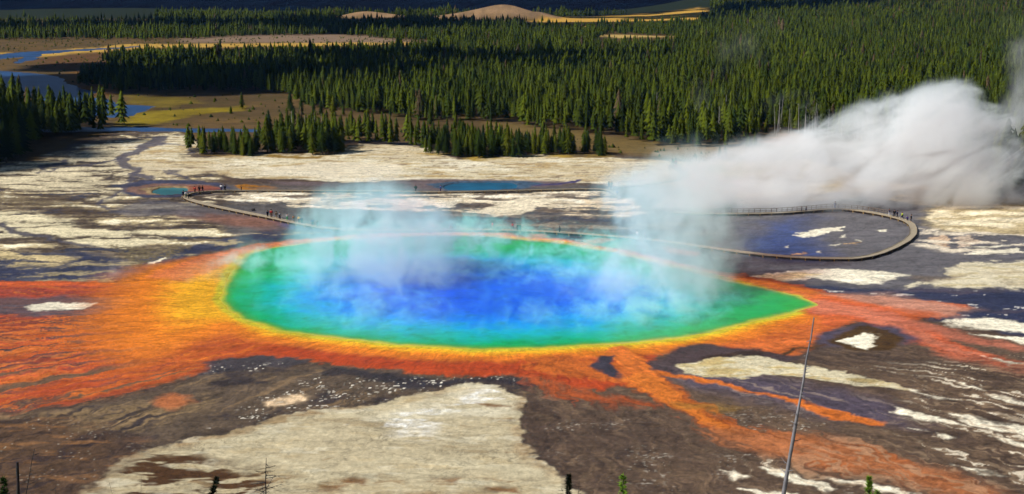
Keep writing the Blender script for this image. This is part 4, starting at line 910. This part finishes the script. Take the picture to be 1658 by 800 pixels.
person(305.5, 322.5, 'black', 'black', 'hair', 'person all in black crouched forward just right of the person in white', 'walk', 1.5, group=g1)
person(315.5, 312.2, 'red', 'brown', 'hair', 'person in a dark red jacket with the reddish apron of the teal pool behind', group=g1)
person(323, 311.3, 'black', 'black', 'hair', 'left one of two people in black on the far boardwalk beside the teal pool', group=g1)
person(328, 310.8, 'black', 'jeans', 'hair', 'right one of two people in dark clothes on the far boardwalk beside the teal pool', 'walk', group=g1)
person(358.5, 308.8, 'white', 'jeans', 'hair', 'person in a white shirt and blue trousers by the end of the teal pool', group=g1)
person(364.5, 308.6, 'grey', 'black', 'hair', 'person in dark grey right of the white shirted one near the orange patch', group=g1)
person(391, 308.4, 'brown', 'black', 'hair', 'short dark figure in front of the orange patch on the far boardwalk', 'photo', 1.25, group=g1)
line = [(433.5,351,'navy','black','person in navy at the left of the line on the near boardwalk','stand',1.6), (439.5,352,'red','brown','person in a bright red jacket in the line on the near boardwalk','stand',1.95), (447.5,353.5,'tan','khaki','person in tan and khaki right of the bright red jacket','walk',1.7), (453.5,355,'grey','black','person in dark grey right of the person in tan','stand',1.75),
        (465,357.5,'lgrey','green','person in pale grey and green in the middle of the near boardwalk line','photo',1.7), (476,359.5,'orange','brown','person in an orange brown jacket in the near boardwalk line','walk',1.65), (484.5,361.5,'yellow','navy','person in a vivid yellow jacket in the near boardwalk line','stand',1.8), (488.5,362.3,'navy','black','person in navy close beside the yellow jacket','stand',1.6),
        (506,366,'purple','navy','person in purple blue on the near boardwalk next to the steam','stand',1.8), (514,367.5,'brown','grey','last person of the near line in brown and grey before the steam','stand',1.65)]
for px, py_, a, b_, lab, k, h in line: person(px, py_, a, b_, 'hair', lab, k, h, group=g2)
g3 = 'scattered people on the boardwalk behind the spring'
for px, py_, a, b_, lab, k, h in [(673,310.5,'dgreen','black','lone person in dark green left of the blue pool','walk',1.8), (713.5,310.5,'blue','navy','person in blue standing at the left end of the blue pool','stand',1.8),
        (729,372,'brown','orange','left one of a brown clad pair left of the white top behind the spring','stand',1.5), (732.5,372,'purple','brown','right one of a brown clad pair left of the white top behind the spring','walk',1.5), (741,372,'cyan','tan','person in a pale cyan top behind the spring','photo',1.7),
        (797.5,372,'pink','red','person in a red and pink outfit alone behind the middle of the spring','stand',1.85), (830,373,'red','brown','person in dark red left of a pair in dark teal behind the spring','walk',1.75), (838,373.5,'dgreen','black','left one of the pair in dark teal behind the spring','stand',1.7), (842,373.5,'dgreen','grey','right one of the pair in dark teal behind the spring','stand',1.7),
        (906,376.5,'grey','black','lone dark figure on the boardwalk behind the right half of the spring','stand',1.5), (1031.5,386.5,'white','grey','person in white fading into the right steam','walk',1.8), (1045,388,'lgrey','grey','faint pale grey person right of the white one in the steam','stand',1.7)]:
    person(px, py_, a, b_, 'hair', lab, k, h, group=g3)
g4 = 'people at the boardwalk junction left of the big steam'
for px, py_, a, b_, lab, k in [(986,304,'grey','jeans','person in grey at the back left of the junction cluster','stand'), (990.5,303.5,'black','grey','person in black at the back of the junction cluster','stand'), (989,309,'jeans','grey','person in blue grey at the left front of the junction cluster','stand'), (993.5,311,'lgrey','jeans','person in pale grey in the middle of the junction cluster','walk'), (997.5,314,'grey','grey','person all in grey at the right of the junction cluster','stand'), (999.5,318,'blue','jeans','nearest person of the junction cluster in blue','walk')]:
    person(px, py_, a, b_, 'hair', lab, k, 1.75, group=g4)
g5 = 'crowd on the boardwalk leading away behind the steam'
for px, py_, a, b_, lab, k in [(1088.5,264,'black','black','farthest person of the crowd in black at the top of the path','stand'), (1091,266,'green','black','person in green near the top of the crowd on the path','stand'), (1094,268,'red','jeans','person in red near the top of the crowd on the path','stand'), (1084,276,'red','grey','person in red standing apart at the left of the crowd','stand'), (1089,275,'grey','black','person in grey at the left of the crowd','walk'),
        (1093,275,'pink','jeans','person in pink in the centre of the crowd','stand'), (1097,277,'pink','black','second person in pink right of the centre of the crowd','walk'), (1101,279,'navy','black','person in navy right of the people in pink','stand'), (1104,283,'purple','jeans','person in purple in the lower part of the crowd','stand'), (1106.5,287,'black','jeans','nearest person of the crowd in black','stand'), (1109,285,'grey','jeans','person in grey behind the nearest one in black','walk'), (1114,283.5,'tan','grey','person in tan at the right end of the crowd','stand')]:
    person(px, py_, a, b_, 'hair', lab, k, 1.7, group=g5)
g6 = 'people on the railed boardwalk at right'
for px, py_, a, b_, lab, k, h in [(1352,338,'navy','blue','person in navy leaning on the railing at its highest bend','stand',1.85), (1297.5,343,'grey','grey','left grey figure at the left part of the railing','stand',1.3), (1305,342.5,'grey','jeans','second small grey figure at the left part of the railing','walk',1.2), (1439.5,350,'navy','white','person with a navy top and white trousers at the right end of the railing','stand',1.8),
        (1448,351.3,'black','black','left one of two people in black right of the railing end','stand',1.75), (1452.5,352,'navy','black','right one of two people in black and navy right of the railing end','stand',1.7), (1460.5,355,'lime','navy','person in a lime yellow jacket on the boardwalk loop','walk',1.75), (1469,357.5,'purple','navy','small child in blue on the boardwalk loop','stand',1.1), (1475,359,'black','black','rightmost person in black on the boardwalk loop','stand',1.75)]:
    person(px, py_, a, b_, 'hair', lab, k, h, group=g6)
# boulder on the flat
bm = bmesh.new(); bmesh.ops.create_icosphere(bm, subdivisions=3, radius=1)
for v in bm.verts:
    v.co *= 1 + .18 * float(perlin(np.array([v.co.x * 1.7 + 4]), np.array([v.co.y * 1.7 + v.co.z * 1.3]), 9)[0]); v.co.z *= .7
rk = bpy.data.meshes.new('boulder'); bm.to_mesh(rk); bm.free(); rk.materials.append(simple_mat('rock', (62, 58, 60), .9, .3, 1.5))
x, y = G(410, 341); o = link('boulder', rk, None, None, (x, y, .2), label='dark round boulder on the crust above the near boardwalk', category='boulder'); o.scale = (.5, .45, .6)

# ------------------------------------------------------------------ trees on the overlook slope, close to the camera
def near_snag(px_b, px_t, py_t, Yd, r0, lab, m=mchar, limbs=0, lean=0, r1=None, limb_len=.8, name='dead_tree', seed=1, taper=.35):
    rg_ = random.Random(seed); top = Vector(ray_at(px_t, py_t, Yd)); bx = ray_at(px_b, 800, Yd)[0]; z0 = float(height(bx, Yd)) - .3
    # extend the line of the trunk through the bottom of the photograph down to the slope
    pb = Vector(ray_at(px_b, 800, Yd)); d = (pb - top); f = (z0 - top.z) / d.z; base = top + d * f
    e = link(name, None, None, None, base, label=lab, category='dead tree')
    n = 14; s = MB(); pts3 = []; rad = []
    L = (top - base)
    for i in range(n + 1):
        u = i / n; p = L * u + Vector((math.sin(u * 7 + seed) * .02, math.cos(u * 5 + seed) * .02, 0)) * L.length * .12 * (u * (1 - u)) * 2 + Vector((rg_.uniform(-.03, .03), 0, 0)) * (r0 / .12) * (0 < i < n); pts3.append(p); rad.append(r0 * (1 - u * (1 - taper)) * rg_.uniform(.88, 1.1))
    for i in range(n): s.cone(pts3[i], pts3[i + 1], rad[i], rad[i + 1], 9)
    link('trunk', s.mesh('trunk', m), None, e)
    for k in range(limbs):
        u = rg_.uniform(.45, .97); p = L * u; a = rg_.uniform(0, 6.28); ll = limb_len * (1.15 - u) * rg_.uniform(.7, 1.5) + .12; b2 = MB(); q0 = p
        dr = Vector((math.cos(a), math.sin(a), rg_.uniform(-.25, .35)))
        for j in range(4):
            q1 = q0 + dr * ll / 4; b2.cone(q0, q1, .022 * (1 - j / 5) * (r0 / .12) ** .5, .022 * (1 - (j + 1) / 5) * (r0 / .12) ** .5, 5)
            if j > 0:
                for t_ in range(2): a2 = a + rg_.uniform(-1, 1); b2.cone(q0, q0 + Vector((math.cos(a2), math.sin(a2), rg_.uniform(-.2, .4))) * ll * .28, .008, .002, 4)
            q0 = q1; dr += Vector((rg_.uniform(-.2, .2), rg_.uniform(-.2, .2), rg_.uniform(-.15, .3)))
        link('limb', b2.mesh('limb', m), None, e)
    return e
mgrey = simple_mat('grey_weathered_wood', (136, 134, 138), .8, .35, 1.2)
near_snag(1268, 1318, 514, 62, .165, 'tall thin grey leaning dead pole in front of the orange mats', mgrey, 16, limb_len=.5, seed=3, taper=.18, name='dead_pole')
near_snag(29, 28, 748, 52, .10, 'short dark charred stump at the lower left corner, left of a thin leaning one', mchar, 3, limb_len=.2, seed=4, taper=.6)
near_snag(42, 56, 726, 55, .055, 'thin dark leaning bare sapling with twigs at the lower left corner', mchar, 12, limb_len=.55, seed=5, taper=.2)
near_snag(90, 91, 778, 52, .03, 'faint small twiggy dead sapling right of the two charred trunks', mchar, 9, limb_len=.5, seed=6, taper=.2)
near_snag(430, 431, 742, 50, .075, 'bare dark dead tree with spreading side twigs in front of the pale crust', mchar, 30, limb_len=1.3, seed=7, taper=.15)
near_snag(228, 229, 772, 52, .022, 'tiny bare twig standing in the brown stain of the pale crust', mchar, 5, limb_len=.3, seed=8, taper=.2)
near_snag(182, 176, 778, 52, .02, 'small leaning bare twig at the bottom left of the pale crust', mchar, 8, limb_len=.5, seed=18, taper=.2)
def near_conifer(px, py_t, Yd, lab, green, rad, seed, hh_=None, lean=(0, 0)):
    rg_ = random.Random(seed); top = Vector(ray_at(px, py_t, Yd)); z0 = float(height(top.x, Yd)) - .2; H2 = top.z - z0
    e = link('young_conifer', None, None, None, (top.x - lean[0] * H2, Yd, z0), label=lab, category='tree')
    tr = MB(); tr.cone((0, 0, 0), (lean[0] * H2, lean[1], H2 * .99), .10, .012, 8); link('trunk', tr.mesh('trunk', mtk), None, e)
    V = []; F = []; C = []
    nb = int(H2 * 34)
    for i in range(nb):
        u = rg_.uniform(.25, 1.0) ** .8; z = H2 * u; L = rad * ((1 - u) * 1.5 * min(1.0, H2 / 6) + .13) * rg_.uniform(.7, 1.25); a = rg_.uniform(0, 6.28); up = rg_.uniform(.15, .6)
        bd = np.array([math.cos(a), math.sin(a), up]); bd /= np.linalg.norm(bd); p0 = np.array([lean[0] * z, lean[1] * u, z])
        for j in range(int(18 * max(.6, L / .5))):       # tufts of needles along the branch
            q = p0 + bd * L * rg_.uniform(.15, 1); d = np.array([rg_.gauss(0, 1), rg_.gauss(0, 1), rg_.gauss(.5, .8)]) + bd * 1.2; d /= np.linalg.norm(d); s_ = np.cross(d, [rg_.gauss(0, 1), rg_.gauss(0, 1), .3]); s_ /= np.linalg.norm(s_) + 1e-6
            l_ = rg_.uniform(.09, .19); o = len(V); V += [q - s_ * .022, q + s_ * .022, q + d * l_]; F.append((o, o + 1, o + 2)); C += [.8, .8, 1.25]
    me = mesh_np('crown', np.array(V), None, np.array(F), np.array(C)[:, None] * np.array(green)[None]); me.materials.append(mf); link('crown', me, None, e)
near_conifer(1009, 771, 48, 'bright green young conifer tip at the bottom edge below the orange flows', (.16, .28, .03), .46, 11)
near_conifer(1408, 773, 48, 'small bright green conifer tip at the bottom right', (.18, .30, .03), .36, 12)
near_conifer(1421, 796, 47, 'lowest green conifer tip just right of the small bright one', (.12, .2, .03), .3, 22)
near_conifer(352, 774, 50, 'dark leaning ragged conifer tip at the bottom in front of the stained crust', (.018, .026, .014), .34, 13, lean=(.35, 0))
near_conifer(5, 776, 50, 'dark green conifer tip at the bottom left corner', (.04, .075, .02), .5, 14)
near_conifer(921, 771, 50, 'sparse twiggy dark conifer sapling at the edge of the pale crust', (.02, .026, .014), .22, 15)
near_snag(936, 938, 778, 50, .03, 'thin dark dead sapling beside the sparse twiggy conifer', mchar, 14, limb_len=.5, seed=9, taper=.2)
near_snag(912, 910, 783, 50, .02, 'low bare twig left of the sparse twiggy conifer', mchar, 8, limb_len=.4, seed=10, taper=.2)
near_snag(1330, 1325, 792, 50, .02, 'short bare twig right of the foot of the leaning pole', mchar, 5, limb_len=.3, seed=19, taper=.2)
# ------------------------------------------------------------------ steam
def steam(name, blobs, D, nscale, lab, nlo=.42, nhi=.66, ncore=.12, grow=1.3, pw=1.4, ysq=1.0, tilt=0., dist=.5, step=2.0, detail=5, stretch=(1, 1, .8), aniso=0., col_=(.95, .99, 1.0), seed=0, rough=.62):
    """blobs: (centre, radii, strength); the mesh hugs the plume, the volume inside thins towards its skin"""
    o0 = Vector(blobs[0][0]); o0.z = 0
    blobs = [(c, (r[0] * grow, r[1] * grow * ysq, r[2] * grow), s) for c, r, s in blobs]
    bm = bmesh.new()
    for c, r, s in blobs:
        mtx = Matrix.Translation(Vector(c) - o0) @ Matrix.Diagonal((r[0], r[1], r[2], 1))
        bmesh.ops.create_icosphere(bm, subdivisions=3, radius=1.0, matrix=mtx)
    me = bpy.data.meshes.new(name); bm.to_mesh(me); bm.free()
    o = bpy.data.objects.new(name, me); COL.objects.link(o)
    rm = o.modifiers.new('r', 'REMESH'); rm.mode = 'VOXEL'; rm.voxel_size = 1.5 if max(max(b_[1]) for b_ in blobs) > 6 else .8
    m2 = bpy.data.meshes.new_from_object(o.evaluated_get(bpy.context.evaluated_depsgraph_get())); o.modifiers.clear(); o.data = m2; m2.name = name
    for v in m2.vertices: v.co.z = max(v.co.z, .03 if o0.y < 300 else .05)
    o.location = o0; o['label'] = lab; o['category'] = 'steam'; o['kind'] = 'stuff'
    m = bpy.data.materials.new(name); m.use_nodes = True; t = m.node_tree; t.nodes.clear()
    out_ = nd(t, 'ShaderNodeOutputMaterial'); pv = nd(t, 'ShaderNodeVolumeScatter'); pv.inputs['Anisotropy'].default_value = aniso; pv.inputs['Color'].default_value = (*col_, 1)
    tc = nd(t, 'ShaderNodeTexCoord').outputs['Object']
    acc = None
    for c, r, s in blobs:
        a = nd(t, 'ShaderNodeVectorMath', operation='SUBTRACT'); t.links.new(tc, a.inputs[0]); a.inputs[1].default_value = Vector(c) - o0
        b_ = nd(t, 'ShaderNodeVectorMath', operation='DIVIDE'); t.links.new(a.outputs[0], b_.inputs[0]); b_.inputs[1].default_value = r
        d = nd(t, 'ShaderNodeVectorMath', operation='DOT_PRODUCT'); t.links.new(b_.outputs[0], d.inputs[0]); t.links.new(b_.outputs[0], d.inputs[1])
        f = math_(t, 'MULTIPLY', math_(t, 'SUBTRACT', 1.0, d.outputs['Value'], clamp=True), s)
        acc = f if acc is None else math_(t, 'MAXIMUM', acc, f) if False else math_(t, 'ADD', acc, f)
    acc = math_(t, 'MINIMUM', acc, 1.0)
    sc = nd(t, 'ShaderNodeVectorMath', operation='MULTIPLY'); mp = nd(t, 'ShaderNodeMapping', vector_type='POINT'); mp.inputs['Rotation'].default_value = (0, tilt, 0); t.links.new(tc, mp.inputs['Vector']); t.links.new(mp.outputs[0], sc.inputs[0]); sc.inputs[1].default_value = stretch
    ad = nd(t, 'ShaderNodeVectorMath', operation='ADD'); t.links.new(sc.outputs[0], ad.inputs[0]); ad.inputs[1].default_value = (seed * 31.7, seed * 17.3, seed * 7.1)
    nn = noise(t, ad.outputs[0], nscale, detail, rough, dist)
    v = math_(t, 'MULTIPLY_ADD', math_(t, 'SUBTRACT', acc, .5), ncore, nn.outputs[0])
    v = math_(t, 'MULTIPLY', mapr(t, v, nlo, nhi), math_(t, 'MULTIPLY', math_(t, 'POWER', acc, pw), D))
    t.links.new(v, pv.inputs['Density']); t.links.new(pv.outputs[0], out_.inputs['Volume'])
    m2.materials.clear(); m2.materials.append(m)
    dims = [max(v.co[k] for v in m2.vertices) - min(v.co[k] for v in m2.vertices) for k in range(3)]
    m.cycles.volume_step_rate = step / (sum(dims) / 3 / 10)
    return o
def gp(px, py, dist_py, up=None):
    """centre of a puff seen at (px, py), standing over the ground seen at row dist_py"""
    Yd = G(829, dist_py)[1]; return ray_at(px, py, Yd)
# the dense white cloud over the crater behind the railed boardwalk
B = []
for px, py_, base, rx, ry, rz, s in [(1540,205,320,13,16,10,1.0), (1490,235,322,18,20,13,.95), (1580,262,322,13,14,12,1.1), (1430,262,326,20,20,13,.85), (1545,298,328,20,16,10,1.2), (1360,280,328,18,18,11,.75), (1290,292,330,18,18,10,.75), (1440,305,330,26,16,9,.9), (1340,312,332,26,14,8,.85), (1220,300,332,20,14,9,.7), (1150,308,334,18,14,8,.6),
        (1090,322,336,16,12,8,.5), (1215,332,346,16,8,5,.5), (1150,322,345,16,8,6,.5), (1265,325,341,14,6,5,.4), (1520,178,320,8,8,5,.8), (1560,168,320,6,8,6,.7), (1470,195,320,8,8,5,.6), (1225,262,330,12,12,7,.35), (1620,282,322,8,10,12,.35), (1380,215,318,16,12,8,.28), (1300,205,318,14,12,7,.22)]:
    B.append((gp(px, py_, base), (rx, ry, rz), s))
steam('crater_steam', B, .15, .10, 'dense white steam billowing from the crater at right', step=1.7, seed=1, detail=8, nlo=.485, nhi=.64, ncore=.20, pw=1.2, ysq=.62, aniso=-.1, grow=1.5, rough=.66, col_=(.87, .968, 1.0), tilt=.42, stretch=(.6, .9, 1.25), dist=.9)  # blue sky light tinted into the scatter colour
B = []
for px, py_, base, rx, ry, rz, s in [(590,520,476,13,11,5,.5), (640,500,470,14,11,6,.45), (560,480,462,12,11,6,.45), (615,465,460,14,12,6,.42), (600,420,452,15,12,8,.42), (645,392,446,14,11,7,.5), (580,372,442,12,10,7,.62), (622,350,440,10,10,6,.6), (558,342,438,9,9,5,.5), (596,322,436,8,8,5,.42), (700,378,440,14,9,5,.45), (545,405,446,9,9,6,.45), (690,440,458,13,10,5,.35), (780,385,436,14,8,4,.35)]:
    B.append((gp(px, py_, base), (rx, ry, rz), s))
steam('rising_steam', B, .125, .14, 'pale steam column rising from the left middle of the spring', step=1.8, seed=2, detail=6, grow=1.55, nlo=.45, nhi=.64, rough=.66, col_=(.50, .93, 1.0), dist=.9)  # aqua scatter colour stands in for light bounced off the pool
B = []
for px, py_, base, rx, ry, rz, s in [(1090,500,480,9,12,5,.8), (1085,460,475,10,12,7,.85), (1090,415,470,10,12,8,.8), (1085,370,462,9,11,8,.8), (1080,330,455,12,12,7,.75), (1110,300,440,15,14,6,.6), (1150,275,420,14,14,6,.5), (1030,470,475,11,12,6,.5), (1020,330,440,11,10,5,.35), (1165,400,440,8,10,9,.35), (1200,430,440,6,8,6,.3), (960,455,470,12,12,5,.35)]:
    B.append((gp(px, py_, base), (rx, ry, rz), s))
steam('rising_steam', B, .12, .13, 'taller steam column rising from the right part of the spring and drifting right', step=1.8, seed=3, detail=6, grow=1.5, nlo=.45, nhi=.64, rough=.66, col_=(.66, .96, .97), dist=.9)  # pool's bounced colour tinted into this column as well
# thin veil lying on the water
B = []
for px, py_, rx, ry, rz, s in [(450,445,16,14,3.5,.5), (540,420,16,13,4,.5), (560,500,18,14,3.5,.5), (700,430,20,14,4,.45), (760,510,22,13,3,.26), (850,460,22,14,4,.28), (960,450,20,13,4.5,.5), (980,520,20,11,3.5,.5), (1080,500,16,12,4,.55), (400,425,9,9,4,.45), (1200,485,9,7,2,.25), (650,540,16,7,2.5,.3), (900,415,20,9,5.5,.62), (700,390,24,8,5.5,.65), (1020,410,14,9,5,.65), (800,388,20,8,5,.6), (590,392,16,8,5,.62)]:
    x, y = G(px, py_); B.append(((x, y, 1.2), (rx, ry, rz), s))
steam('surface_steam', B, .27, .22, 'thin blue-white steam veil lying over the coloured water', step=.8, seed=4, detail=6, stretch=(1, .8, 1.3), nlo=.48, nhi=.64, rough=.72, col_=(.30, .93, 1.0))  # cyan of the water below put into the veil's scatter colour
B = [(gp(190, 440, 450), (4, 4, 3), .5), (gp(178, 425, 448), (3, 3, 2.5), .35), (gp(120, 445, 452), (9, 4, 1.5), .3)]
steam('steam_wisp', B, .09, .3, 'small wisp of steam over the orange mats at left', step=.8, seed=5)
B = [(gp(350, 430, 440), (6, 6, 3), .5), (gp(310, 450, 455), (6, 6, 2), .35), (gp(395, 400, 425), (4, 5, 4), .5)]
steam('steam_wisp', B, .10, .25, 'soft wisp of steam at the upper left shoulder of the spring', step=.9, seed=6)
B = [(gp(1655, 240, 268), (7, 9, 12), .7), (gp(1652, 190, 268), (6, 9, 13), .7), (gp(1650, 130, 266), (6, 8, 14), .6), (gp(1648, 60, 264), (5, 7, 14), .45), (gp(1610, 175, 262), (7, 7, 8), .22), (gp(1615, 90, 262), (6, 6, 8), .15)]
steam('steam_plume', B, .07, .09, 'tall thin steam plume at the right edge of the forest', step=2.2, seed=7)
B = [(gp(1160, 150, 215), (9, 8, 10), .45), (gp(1150, 190, 218), (8, 8, 8), .3), (gp(1200, 85, 205), (11, 8, 10), .4), (gp(1235, 50, 195), (10, 8, 8), .25)]
steam('steam_plume', B, .035, .09, 'faint bluish steam plume rising in front of the great forest', step=2.5, seed=8)
# ------------------------------------------------------------------ broken cloud high above, out of the picture, whose shadows lie on the forest
mcl, t, b = mat('cloud_mat', 1.0, 0.0); b.inputs['Base Color'].default_value = (.9, .9, .9, 1)
def cloud(X0, Y0, rx, ry, seed, lab, zc=700):
    r = random.Random(seed); bm = bmesh.new()
    for i in range(34):
        a = r.uniform(0, 6.28); q = r.uniform(0, 1) ** .5; s_ = r.uniform(.16, .36) * (1.15 - .6 * q)
        mtx = Matrix.Translation((q * math.cos(a) * rx, q * math.sin(a) * ry, r.uniform(-4, 22))) @ Matrix.Diagonal((rx * s_, ry * s_ * 1.1, min(rx, ry) * s_ * .6, 1))
        bmesh.ops.create_icosphere(bm, subdivisions=3, radius=1, matrix=mtx)
    for v in bm.verts:
        n_ = perlin(np.array([v.co.x / 22, v.co.x / 8]), np.array([v.co.y / 22 + v.co.z / 17, v.co.y / 8 + v.co.z / 9]), seed); v.co += Vector((n_[0] * 12 + n_[1] * 4, n_[1] * 5 + n_[0] * 7, n_[0] * 5))
    me = bpy.data.meshes.new('cloud'); bm.to_mesh(me); bm.free(); me.materials.append(mcl); me.polygons.foreach_set('use_smooth', [True] * len(me.polygons))
    d = SUN_DIR * (zc / SUN_DIR.z)
    o = link('cloud', me, None, None, (X0 + d.x, Y0 + d.y, zc), label=lab, category='cloud', kind='stuff')
cloud(G(300, 112)[0] + 45, 745, 180, 120, 41, 'white cumulus cloud shading the left of the great forest')
cloud(G(700, 100)[0], 850, 150, 42, 42, 'thin white cloud bank shading the middle of the forest')
cloud(G(330, 50)[0], 1330, 420, 150, 43, 'broad white cloud shading the farther forest at left')
cloud(G(820, 40)[0], 1370, 260, 70, 44, 'long cloud shading the woods below the bare bluffs')
cloud(G(1230, 25)[0], 1560, 260, 90, 45, 'white cloud shading the dark woods beside the golden meadow')
cloud(G(400, 5)[0], 2300, 900, 420, 46, 'huge cloud shading the distant hills at left', 900)
cloud(G(1150, 5)[0], 2350, 500, 420, 47, 'huge cloud shading the distant hills at right', 900)
cloud(G(-40, 215)[0], 440, 60, 60, 48, 'small cloud shading part of the river grove')

# ------------------------------------------------------------------ thin blue air
hb = (-4700, 4700, -500, 4000, -6.0, 560.0)
s_ = MB(); s_.box(((hb[0] + hb[1]) / 2, (hb[2] + hb[3]) / 2, (hb[4] + hb[5]) / 2), (hb[1] - hb[0], hb[3] - hb[2], hb[5] - hb[4])); hz = s_.mesh('haze')
print('HILLTOP', max((o.matrix_world @ Vector(c)).z for o in COL.objects if o.name in ('hills', 'ground') for c in o.bound_box))
mz = bpy.data.materials.new('haze'); mz.use_nodes = True; t = mz.node_tree; t.nodes.clear(); out_ = nd(t, 'ShaderNodeOutputMaterial'); pv = nd(t, 'ShaderNodeVolumePrincipled')
pv.inputs['Color'].default_value = (.16, .42, 1.0, 1); pv.inputs['Density'].default_value = .000022; t.links.new(pv.outputs[0], out_.inputs['Volume']); hz.materials.append(mz)
HZ = link('haze', hz, None, None, None, kind='stuff', label='thin blue air over the whole valley', category='haze')
